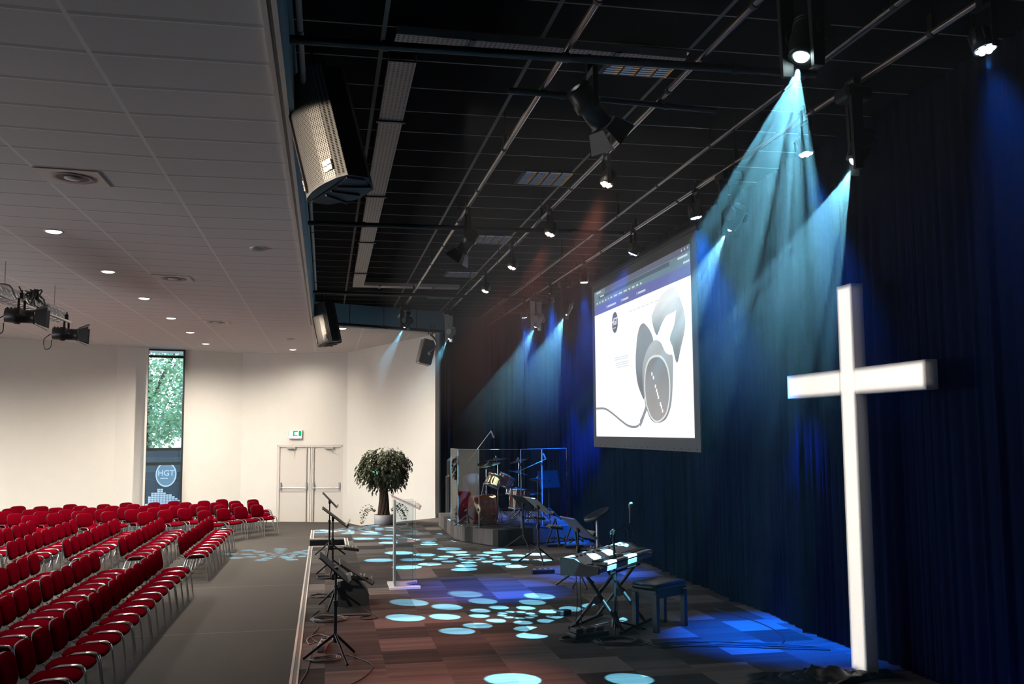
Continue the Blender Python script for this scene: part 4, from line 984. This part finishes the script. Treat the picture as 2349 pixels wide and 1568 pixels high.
mic_stand('black boom microphone stand in front of the keyboard bench', (3.065, 9.92, ST), 1.05, (.19, 0, 1.145), (.05, 0, 1), (-.04, 0, 1.03))
# keyboard on X stand
ax = Vector((.654, .756, 0)); KA = math.atan2(ax.y, ax.x)
kb = thing('stage_keyboard', 'silver topped stage keyboard with dark ends on an X stand', 'keyboard', (3.12, 10.26, 1.24), KA)
LN, DP = 1.57, .44                                       # +x long axis, -y player side
prof = [(.22, 0), (.22, .17), (.20, .185), (.06, .175), (-.04, .125), (-.21, .105), (-.22, .09), (-.215, .03), (-.10, .0)]
CHK = mat('brown black end panel', (.060, .050, .044), .55)
for s in (-1, 1):
    V = [(s * LN / 2, y, z) for y, z in prof] + [(s * (LN / 2 - .035), y, z) for y, z in prof]; n = len(prof)
    MB().add(V, [tuple(range(n)), tuple(range(n, 2 * n))[::-1]] + [(i, (i + 1) % n, n + (i + 1) % n, n + i) for i in range(n)]).build('end_cheek', CHK, kb)
x1 = LN / 2 - .035
MB().add([(-x1, .215, .0), (x1, .215, 0), (x1, .215, .165), (-x1, .215, .165), (-x1, .20, .18), (x1, .20, .18), (x1, .06, .17), (-x1, .06, .17), (-x1, -.03, .122), (x1, -.03, .122), (-x1, -.215, .085), (x1, -.215, .085), (-x1, -.205, .035), (x1, -.205, .035)], [(0, 1, 2, 3), (3, 2, 5, 4), (4, 5, 6, 7), (7, 6, 9, 8), (8, 9, 11, 10), (10, 11, 13, 12), (12, 13, 1, 0)]).build('case', M['kbtop'], kb)
kw = MB(); kk = MB(); nk = 52; kx0 = -x1 + .14; kw_ = (2 * x1 - .18) / nk
for i in range(nk):
    kw.box((kx0 + (i + .5) * kw_, -.135, .116), (kw_ * .94, .165, .022))
    if i % 7 in (0, 1, 3, 4, 5): kk.box((kx0 + (i + 1) * kw_, -.105, .131), (kw_ * .5, .10, .018))
o = kw.build('white_keys', M['keyw'], kb); o['kind'] = 'stuff'; o = kk.build('black_keys', M['black'], kb); o['kind'] = 'stuff'
pnl = MB()
for i in range(26): pnl.box((-x1 + .12 + i * .053, .10 + .03 * (i % 2), .176 + .001 * (i % 2)), (.028, .018, .008))
pnl.box((.05, .13, .180), (.22, .08, .004)); pnl.box((-x1 + .07, -.06, .11), (.05, .09, .02)); pnl.build('panel_buttons', M['darkgrey'], kb)
xs_ = thing('keyboard_stand', 'black double braced X keyboard stand under the keyboard', 'keyboard stand', (3.12, 10.26, ST), KA)
for s in (-.30, .30):
    MB().cyl((s, .30, .03), (s * .9, -.18, .63), .02).cyl((s - .05, -.30, .03), (s * .9 - .05, .18, .63), .02).cyl((s - .07, 0, .33), (s + .02, 0, .33), .045, n=16).build('cross_brace', M['blackmetal'], xs_)
MB().cyl((-.42, .30, .025), (.42, .30, .025), .02).cyl((-.42, -.30, .025), (.42, -.30, .025), .02).build('foot_bar', M['blackmetal'], xs_)
MB().cyl((-.42, .18, .63), (.42, .18, .63), .014).cyl((-.42, -.18, .63), (.42, -.18, .63), .014).build('support_bar', M['blackmetal'], xs_)
# bench
be = thing('keyboard_bench', 'black padded bench with four square legs beside the keyboard', 'bench', (3.62, 10.06, ST), math.radians(33))
MB(Matrix.Translation((0, 0, .47))).cushion(.36, .62, .07, 8, .2).build('seat', M['leather'], be)
MB().box((0, 0, .38), (.50, .28, .07)).box((0, 0, .425), (.56, .32, .02)).build('apron', M['black'], be)
for sx in (-1, 1):
    for sy in (-1, 1): MB().box((sx * .25, sy * .14, .20), (.055, .055, .40)).build('leg', M['black'], be)
# stool
so = thing('round_stool', 'round black stool with tilted seat on a grey post behind the keyboard', 'stool', (4.36, 15.0, ST))
X = Matrix.Translation((0, 0, .78)) @ Matrix.Rotation(math.radians(-26), 4, 'Y')
MB(X).lathe([(0, -.06), (.12, -.055), (.22, -.02), (.235, .0), (.225, .03), (.18, .035), (.08, .012), (0, .008)], n=36).build('seat', M['leather'], so)
MB().cyl((0, 0, .05), (0, 0, .74), .028, n=14).build('post', M['steel'], so)
MB().lathe([(.22, 0), (.22, .02), (.05, .05), (0, .05)], n=28).build('base', M['blackmetal'], so)
# guitar stand
for i, (x, y, lab) in enumerate(((4.22, 17.30, 'black tubular guitar stand in front of the drum riser, left of two'), (4.50, 17.05, 'black tubular guitar stand in front of the drum riser, right of two'))):
    g_ = thing('guitar_stand', lab, 'guitar stand', (x, y, ST), 0.2, 'guitar stands')
    fr_ = MB(); fr_.cyl((-.14, .12, .02), (0, 0, .52), .016).cyl((.14, .12, .02), (0, 0, .52), .016).cyl((-.18, -.02, .03), (.18, -.02, .03), .022).cyl((0, -.14, .03), (0, 0, .5), .014); fr_.build('frame', M['black'], g_)
    MB().curve([(-.12, -.02, .16), (-.13, -.12, .12), (-.10, -.16, .16), (-.12, -.18, .22)], .012, 7).curve([(.12, -.02, .16), (.13, -.12, .12), (.10, -.16, .16), (.12, -.18, .22)], .012, 7).cyl((-.13, -.0, .16), (.13, 0, .16), .012).build('cradle_arms', M['rugblack'], g_)
# power strips
def strip(label, loc, rz, n, body='black', sock='lgrey'):
    t = thing('power_strip', label, 'power strip', loc, rz, 'power strips on the stage')
    MB().box((0, 0, .035), (.36, .075, .07), bev=.01).build('body', M[body], t)
    s_ = MB()
    for i in range(n): s_.cyl((-.13 + i * .26 / (n - 1), 0, .068), (-.13 + i * .26 / (n - 1), 0, .078), .024, n=14)
    s_.build('sockets', M[sock], t); return t
strip('black power strip lit blue on the stage carpet left of the keyboard', (3.25, 14.15, ST), .05, 4)
strip('silver socket box with plugs beside the nearest music stand', (.0, 9.85, ST), 1.45, 3, 'lgrey', 'black')
pd = thing('sustain_pedal', 'black sustain pedal with metal tongue on the floor under the keyboard', 'pedal', (2.72, 10.95, ST), .4)
MB().box((.05, 0, .03), (.16, .10, .06), bev=.01).build('body', M['black'], pd); MB(Matrix.Rotation(.25, 4, 'Y')).box((-.08, 0, .045), (.12, .055, .012)).build('tongue', M['steel'], pd)
pb = thing('pedal_board', 'cluster of small effect pedals on the floor in front of the keyboard', 'effect pedals', (2.72, 9.80, ST), .3)
MB().box((0, 0, .03), (.42, .22, .05), bev=.01).build('board', M['black'], pb)
for i in range(3): MB().box((-.13 + i * .13, 0, .075), (.09, .13, .045), bev=.008).build('pedal', M['darkgrey'], pb)
MB().box((.15, -.02, .10), (.05, .05, .004)).build('warning_label', M['redp'], pb)

def cable(label, pts, r=.006, m='cable', name='stage_cable', z=ST):
    b = Vector((*pts[0][:2], z)); P = [Vector((p[0], p[1], z + (p[2] if len(p) > 2 else r))) - b for p in pts]
    o = MB().curve(P, r, 6, 6).build(name, M[m]); o.location = b; return tag(o, label, 'cable', 'loose cables on the stage')
def coil(label, c, R, n, m='cable', r=.006):
    rnd = random.Random(int(c[0] * 100 + c[1] * 7)); P = []
    for i in range(n * 10):
        a = i * 2 * PI / 10; q = R * (1 + rnd.uniform(-.22, .16)); P.append((q * math.cos(a), q * .8 * math.sin(a), r + .004 * (i // 10) + rnd.uniform(0, .006)))
    o = MB().curve(P, r, 6, 3).build('cable_coil', M[m]); o.location = (*c, ST); return tag(o, label, 'cable', 'coiled cables on the stage')
coil('coiled grey cable at the foot of the nearest music stand', (.02, 9.35), .13, 5, 'greycable')
coil('coiled cable on the carpet at the foot of the second music stand', (.06, 11.3), .19, 6, 'greycable')
coil('coiled cable behind the second stand at the stage edge', (-.02, 12.9), .16, 3)
coil('loose coil of black cable in front of the keyboard pedals', (2.95, 9.45), .22, 6)
coil('tangled black cable beside the pedals under the keyboard', (2.55, 9.65), .15, 4)
coil('small cable coil at the foot of the stand near the stage steps', (.05, 14.5), .15, 3)
cable('long dark cable looping down past the stage edge stands', [(-.10, 9.9), (-.12, 9.3), (-.14, 8.9), (-.20, 8.3), (.0, 8.2), (.3, 8.5), (.45, 9.0), (.30, 9.4), (.14, 9.6)])
cable('black cable drawn from the near socket box to the second stand', [(.0, 9.95), (-.12, 10.4), (-.05, 10.9), (-.14, 11.4), (-.05, 11.9)])
cable('black cable with a loop beside the floor monitor', [(.42, 12.1), (.55, 11.6), (.62, 11.3), (.50, 11.2), (.42, 11.35), (.55, 11.45), (.30, 11.5), (.12, 11.5)])
cable('pale cable loop from the near socket box', [(.02, 9.95), (.10, 10.25), (-.05, 10.5), (-.16, 10.3), (-.13, 10.05), (-.06, 10.2)], .006, 'greycable')
for i in range(7):
    rnd = random.Random(i); o_ = i * .035
    cable('%s of the black cables running across the stage to the cross' % ORD[i], [(3.10 + o_, 9.25 + .03 * i), (3.3, 9.15 + o_ * .5 + rnd.uniform(-.1, .1)), (3.65, 9.05 + o_ + rnd.uniform(-.08, .08)), (4.0, 9.0 + o_ + rnd.uniform(-.08, .08)), (4.4, 8.85 + o_ * .8 + rnd.uniform(-.06, .06)), (4.85, 8.65 + o_ * .6)], .006)
cable('thin cable along the curtain behind the bench', [(4.6, 10.9), (4.75, 10.2), (4.75, 9.6), (4.62, 9.15), (4.45, 8.95)])
cable('cable from the power strip to the keyboard stand', [(3.44, 14.1), (3.55, 13.4), (3.3, 12.6), (3.4, 11.9), (3.25, 11.2)])
hk = MB()
for o_, dx in (((0, 0), .0), ((.05, .03), .02)): hk.curve([(o_[0], o_[1], .66), (o_[0] + .01, o_[1], .35), (o_[0] + dx, o_[1] + .02, .1), (o_[0] + .06, o_[1] - .05, .008), (o_[0] + .2, o_[1] - .25, .008)], .005, 5, 5)
o = hk.build('hanging_cable', M['cable']); o.location = (2.62, 9.85, ST); tag(o, 'pair of thin cables hanging from the near end of the keyboard', 'cable')
it = MB().box((0, 0, .0), (.42, .02, .025)); 

# ================================================================== DRUM KIT
RZ = ST + .31
def drum(name, label, loc, axis, R, D, group=None, hoop=None):
    t = thing(name, label, 'drum', loc, 0, group); a = Vector(axis).normalized()
    MB().lathe([(R, -D / 2), (R, D / 2)], axis=a, n=32).build('shell', M['wood'], t)
    MB().lathe([(0, D / 2 + .004), (R * .99, D / 2 + .002)], axis=a, n=32).lathe([(0, -D / 2 - .004), (R * .99, -D / 2 - .002)], axis=a, n=32).build('drum_heads', M['skin'], t)
    h = MB()
    for s in (-1, 1): h.lathe([(R + .002, s * (D / 2 - .025)), (R + .016, s * (D / 2 - .02)), (R + .016, s * (D / 2 + .012)), (R + .002, s * (D / 2 + .014))], axis=a, n=32)
    h.build('hoops', M[hoop or 'chrome'], t)
    x, y, _ = basis(a); lg = MB()
    for i in range(8):
        q = 2 * PI * i / 8 + .2; c = (x * math.cos(q) + y * math.sin(q)) * (R + .012)
        for s in (-1, 1): lg.cyl(c + a * (s * D * .22), c + a * (s * (D / 2 + .01)), .006, n=6)
        lg.cyl(c - a * .03, c + a * .03, .012, n=8)
    lg.build('lugs', M['chrome'], t); return t
bd = drum('bass_drum', 'orange brown wooden bass drum standing on the riser', (3.05, 18.55, RZ + .30), (1, .10, 0), .285, .44, 'drums of the kit', 'wood')
for s in (-1, 1): MB().cyl((-.05, s * .26, -.12), (-.20, s * .36, -.295), .011, n=8).build('spur', M['chrome'], bd)
MB().cyl((0, .05, .28), (.05, .05, .52), .018).cyl((.05, .05, .50), (.20, -.14, .50), .012).cyl((.05, .05, .50), (.22, .22, .50), .012).build('tom_holder', M['chrome'], bd)
drum('tom_drum', 'wooden rack tom above the bass drum, left one', (3.28, 18.55, RZ + .86), (.45, .15, .9), .14, .22, 'drums of the kit')
drum('tom_drum', 'wooden rack tom above the bass drum, right one', (3.56, 18.75, RZ + .84), (.45, -.05, .9), .155, .24, 'drums of the kit')
ft = drum('floor_tom', 'wooden floor tom on legs behind the rack toms', (3.78, 18.45, RZ + .50), (.08, 0, 1), .20, .38, 'drums of the kit')
for i in range(3): a = i * 2.09 + .5; MB().cyl((.215 * math.cos(a), .215 * math.sin(a), .1), (.225 * math.cos(a), .225 * math.sin(a), -.49), .009, n=8).build('leg', M['chrome'], ft)
sn = drum('snare_drum', 'small snare drum on a chrome stand between the drums', (3.80, 19.0, RZ + .62), (.12, 0, 1), .175, .14, 'drums of the kit', 'chrome')
b_ = MB().cyl((0, 0, -.08), (0, 0, -.45), .014); tripod(b_.__class__(), .1, .1)
for i in range(3): a = i * 2.09; b_.cyl((0, 0, -.40), (.26 * math.cos(a), .26 * math.sin(a), -.605), .010, n=8).cyl((0, 0, -.12), (.15 * math.cos(a + .6), .15 * math.sin(a + .6), -.075), .008, n=8)
b_.build('snare_stand', M['chrome'], sn)
def cymbal(label, loc, h, tilt, R=.22, boom=(0, 0), a0=.3, two=False):
    t = thing('cymbal_stand', label, 'cymbal', loc, 0, 'cymbals of the drum kit')
    s_ = MB().cyl((0, 0, .12), (0, 0, h - (.10 if boom != (0, 0) else 0)), .011, n=10).cyl((0, 0, h * .5), (0, 0, h * .55), .018, n=10)
    if boom != (0, 0): s_.cyl((0, 0, h - .12), (boom[0], boom[1], h + .01), .009, n=8)
    s_.build('pole', M['chrome'], t)
    for i in range(3): a = a0 + i * 2 * PI / 3; MB().cyl((0, 0, .30), (.30 * math.cos(a), .30 * math.sin(a), .012), .010, n=8).build('leg', M['chrome'], t)
    ax_ = Vector((math.sin(tilt[0]), math.sin(tilt[1]), 1))
    c = (boom[0], boom[1], h)
    m_ = MB().lathe([(R, -.012), (R * .6, .004), (R * .25, .012), (R * .2, .03), (.012, .036)], c, ax_, n=36)
    if two: m_.lathe([(R, -.030), (R * .6, -.044), (R * .2, -.06), (.012, -.062)], c, ax_, n=36)
    m_.build('cymbal', M['brass'], t)
    MB().cyl(c, Vector(c) + ax_.normalized() * .07, .007, n=8).build('wing_nut', M['chrome'], t); return t
cymbal('bright cymbal lit cyan above the bass drum', (3.20, 18.95, RZ), 1.17, (-.22, -.1), .235, (.06, .0))
cymbal('second cymbal just above and behind the bright cyan one', (3.50, 19.3, RZ), 1.26, (-.1, .1), .25, (-.05, -.1))
cymbal('ride cymbal over the floor tom', (3.92, 18.9, RZ), 1.00, (.25, .0), .25, (-.08, 0))
cymbal('thin dark cymbal at the right of the kit', (3.98, 19.5, RZ), 1.22, (-.2, .2), .20)
cymbal('pair of hi-hat cymbals on a stand at the right of the kit', (4.22, 18.75, RZ), .88, (0, 0), .18, two=True)
th = thing('drum_throne', 'round dark drum seat on chrome legs behind the kit', 'stool', (4.25, 19.15, RZ))
MB(Matrix.Translation((0, 0, .52))).lathe([(0, -.04), (.15, -.04), (.17, 0), (.15, .04), (0, .045)], n=28).build('seat', M['leather'], th)
tb = MB().cyl((0, 0, .12), (0, 0, .5), .018); tripod(tb, .26, .26); tb.build('legs', M['chrome'], th)
def bmic(label, loc, h, tip, b0, d):
    t = thing('microphone_stand', label, 'microphone stand', loc, 0, 'drum microphones')
    s_ = MB().cyl((0, 0, .1), (0, 0, h), .010, n=8); tripod(s_, .22, .28); s_.build('pole', M['blackmetal'], t)
    MB().cyl(b0, tip, .008, n=8).build('boom', M['steel'], t); MB().cyl(tip, Vector(tip) + Vector(d) * .15, .016, .018, n=10).build('microphone', M['lgrey'], t)
bmic('tall overhead microphone stand leaning above the clear drum shield', (3.02, 19.2, RZ), 1.40, (.28, -.25, 1.84), (-.14, .1, 1.22), (.4, 0, -.9))
bmic('overhead microphone boom at the right of the drum kit', (4.12, 19.6, RZ), 1.02, (.47, 0, 1.24), (-.10, 0, 1.0), (-.4, 0, .8))
bmic('short microphone stand in front of the bass drum', (2.72, 18.35, RZ), .36, (.10, .04, .40), (-.05, 0, .30), (.9, .2, .2))
ml = MB(); rnd = random.Random(8)
for i in range(9):
    x, y = rnd.uniform(-.7, .6), rnd.uniform(-.2, .2); P = [(x + rnd.uniform(-.25, .25), y + rnd.uniform(-.25, .25), rnd.uniform(.006, .02)) for _ in range(7)]; ml.curve(P, .006, 5, 5)
o = ml.build('cable_tangle', M['cable']); o.location = (3.7, 18.3, RZ); tag(o, 'tangle of thin cables on the riser around the drum pedals', 'cable')
kp = thing('bass_drum_pedal', 'chrome double kick pedal on the riser behind the bass drum', 'pedal', (3.52, 18.55, RZ))
MB(Matrix.Rotation(-.3, 4, 'Y')).box((.10, -.08, .05), (.28, .08, .012)).box((.10, .08, .05), (.28, .08, .012)).build('footboard', M['steel'], kp)
MB().cyl((-.1, -.12, .18), (-.1, .12, .18), .012).cyl((-.1, -.08, .18), (-.16, -.08, .36), .006).cyl((-.1, .08, .18), (-.16, .08, .36), .006).box((-.1, -.12, .09), (.02, .02, .18)).box((-.1, .12, .09), (.02, .02, .18)).build('beater_frame', M['chrome'], kp)
bk = thing('fuzzy_cover', 'dark red fuzzy cover standing behind the bass drum', 'cover', (2.95, 19.6, RZ))
MB(Matrix.Translation((0, 0, .42))).cushion(.42, .5, .84, 3, .3, bend=lambda p: Vector((p.x + .10 * math.sin(p.z * 6), p.y, p.z + .25 * p.x))).build('cover', mat('dark maroon plush', (.055, .02, .03), .95, var=.5, scale=60, bump=.6), bk)
# shield
sh = thing('drum_shield', 'clear folding acrylic screen around the drum kit', 'drum shield', (3.6, 18.6, RZ))
C_ = [(-1.05, .9), (-1.03, .05), (-.72, -.62), (.05, -.87), (.52, -.62), (1.10, -.35)]
for a, b in zip(C_, C_[1:]):
    a = Vector((*a, 0)); b = Vector((*b, 0)); d = b - a; ang = math.atan2(d.y, d.x)
    o = MB().box((a + b) / 2 + Vector((0, 0, .745)), (d.length - .02, .007, 1.49), ang).build('shield_panel', M['acryl'], sh)
    e = MB().cyl(a + d.normalized() * .012, a + d.normalized() * .012 + Vector((0, 0, 1.49)), .008, n=8).box((a + b) / 2 + Vector((0, 0, 1.49)), (d.length - .03, .008, .006), ang); e.build('panel_edge', mat('glassy edge', (.40, .50, .54), .2), o)
for p in C_[1:-1]: MB().box((p[0], p[1], .35), (.03, .03, .05)).box((p[0], p[1], 1.2), (.03, .03, .05)).build('hinge', M['black'], sh)
# dark equipment by the wing
eq = thing('guitar_case', 'dark cases leaning in the gap behind the clear drum shield', 'cases', (3.05, 23.3, ST))
MB().box((0, 0, .55), (.24, .3, 1.1), bev=.06).box((-.02, 0, 1.25), (.16, .22, .5), bev=.07).build('case_body', M['black'], eq)
st2 = MB()
for z in (.95, .86, .77): st2.box((.08, -.16, z), (.07, .01, .025))
st2.build('case_straps', M['lgrey'], eq)

# ================================================================== OUTSIDE THE WINDOW
struct('ground', MB().quad((-40, 30.95, -.05), (30, 30.95, -.05), (30, 80, -.05), (-40, 80, -.05)), M['ground'])
rnd = random.Random(21)
def tree(label, x, y, h, R):
    t = thing('leafy_tree', label, 'tree', (x, y, -.05), 0, 'trees outside the window')
    MB().cyl((0, 0, 0), (0, 0, h * .55), .2, .12).cyl((0, 0, h * .4), (R * .5, 0, h * .75), .09, .04).cyl((0, 0, h * .4), (-R * .4, .2, h * .8), .09, .04).build('trunk', M['trunk'], t)
    f = MB()
    for i in range(9500):
        a = rnd.uniform(0, 2 * PI); e = rnd.uniform(-1, 1); q = rnd.uniform(.55, 1) ** .5; hh = math.sqrt(1 - e * e)
        p = Vector((R * q * hh * math.cos(a), R * q * hh * math.sin(a), h * .62 + h * .40 * q * e))
        leaf(f, p, Vector((rnd.uniform(-1, 1), rnd.uniform(-1, 1), rnd.uniform(-1, .4))), rnd.uniform(.16, .28), rnd.uniform(.07, .11))
    f.build('foliage', M['treeleaf'], t)
tree('leafy green tree outside the tall window, left one', -7.4, 42, 9.5, 3.0); tree('leafy green tree outside the tall window, right one', -4.2, 48.5, 9, 2.8); tree('leafy green tree farther back outside the window', -9.5, 55, 11, 4.5)
v = thing('parked_van', 'dark parked van with a round logo seen through the tall window', 'van', (-5.3, 34.6, -.05))
bod = MB(Matrix.Rotation(PI / 2, 4, 'X')); bod.prism([(-2.3, .35), (2.4, .35), (2.5, .6), (2.45, 1.1), (1.9, 1.35), (1.3, 2.15), (1.0, 2.25), (-2.1, 2.25), (-2.3, 2.1)], -.9, .9); bod.build('body', M['van'], v)
for x in (-1.5, 1.6): MB().cyl((x, -.92, .34), (x, -.70, .34), .34, n=24).cyl((x, .7, .34), (x, .92, .34), .34, n=24).build('wheel', M['rugblack'], v)
wdw = MB().box((-.3, -.905, 1.75), (2.6, .01, .5)); wdw.build('side_windows', mat('dark tinted glass', (.10, .11, .11), .05), v)
ds = MB().add([(.06 + .30 * math.cos(2 * PI * i / 36), -.915, 1.42 + .37 * math.sin(2 * PI * i / 36)) for i in range(36)], [tuple(range(36))]); ds.build('logo_disc', mat('grey blue vinyl', (.30, .40, .44), .5), v)
rg = MB(); N = 36
for i in range(N):
    a, b = 2 * PI * i / N, 2 * PI * (i + 1) / N; rg.add([(.06 + r * math.cos(q), -.920, 1.42 + r * 1.24 * math.sin(q)) for r, q in ((.295, a), (.335, a), (.335, b), (.295, b))], [(0, 1, 2, 3)])
rg.build('logo_ring', M['vanwhite'], v)
letters('HGT', .26, M['vanwhite'], 'logo_letters', v, (.06, -.925, 1.46), (PI / 2, 0, 0)); MB().box((.0, -.922, 1.29), (.24, .006, .03)).build('logo_line', M['vanwhite'], v)
eqb = MB()
for i, k in enumerate((4, 6, 6, 8, 8, 6, 5, 5, 4, 3, 2)):
    for j in range(k): eqb.box((-.45 + i * .095, -.915, .48 + j * .063), (.082, .006, .050))
eqb.build('bar_graphic', M['vanwhite'], v); MB().box((0, -.912, .42), (2.6, .006, .07)).build('sill_stripe', M['vanwhite'], v)

# ================================================================== HAZE OVER THE STAGE
hz = MB().box((3.05, 12.2, 3.16), (3.9, 22.4, 5.08))
m = bpy.data.materials.new('stage haze'); m.use_nodes = True; t = NT(m.node_tree); t.t.nodes.remove(t.t.nodes['Principled BSDF'])
vs = t.n('ShaderNodeVolumeScatter'); vs.inputs['Color'].default_value = (1, 1, 1, 1); tc_, o_ = t.xyz(); mr_ = t.n('ShaderNodeMapRange', interpolation_type='SMOOTHSTEP'); mr_.inputs[1].default_value = 2.5; mr_.inputs[2].default_value = 5.4; mr_.inputs[3].default_value = HAZE * .02; mr_.inputs[4].default_value = HAZE; t.l(o_[2], mr_.inputs[0]); t.l(mr_.outputs[0], vs.inputs['Density']); vs.inputs['Anisotropy'].default_value = 0.0
t.l(vs.outputs[0], t.t.nodes['Material Output'].inputs['Volume'])
o = hz.build('stage_haze', m); tag(o, 'thin smoky haze hanging in the air over the stage', 'haze', None, 'stuff')
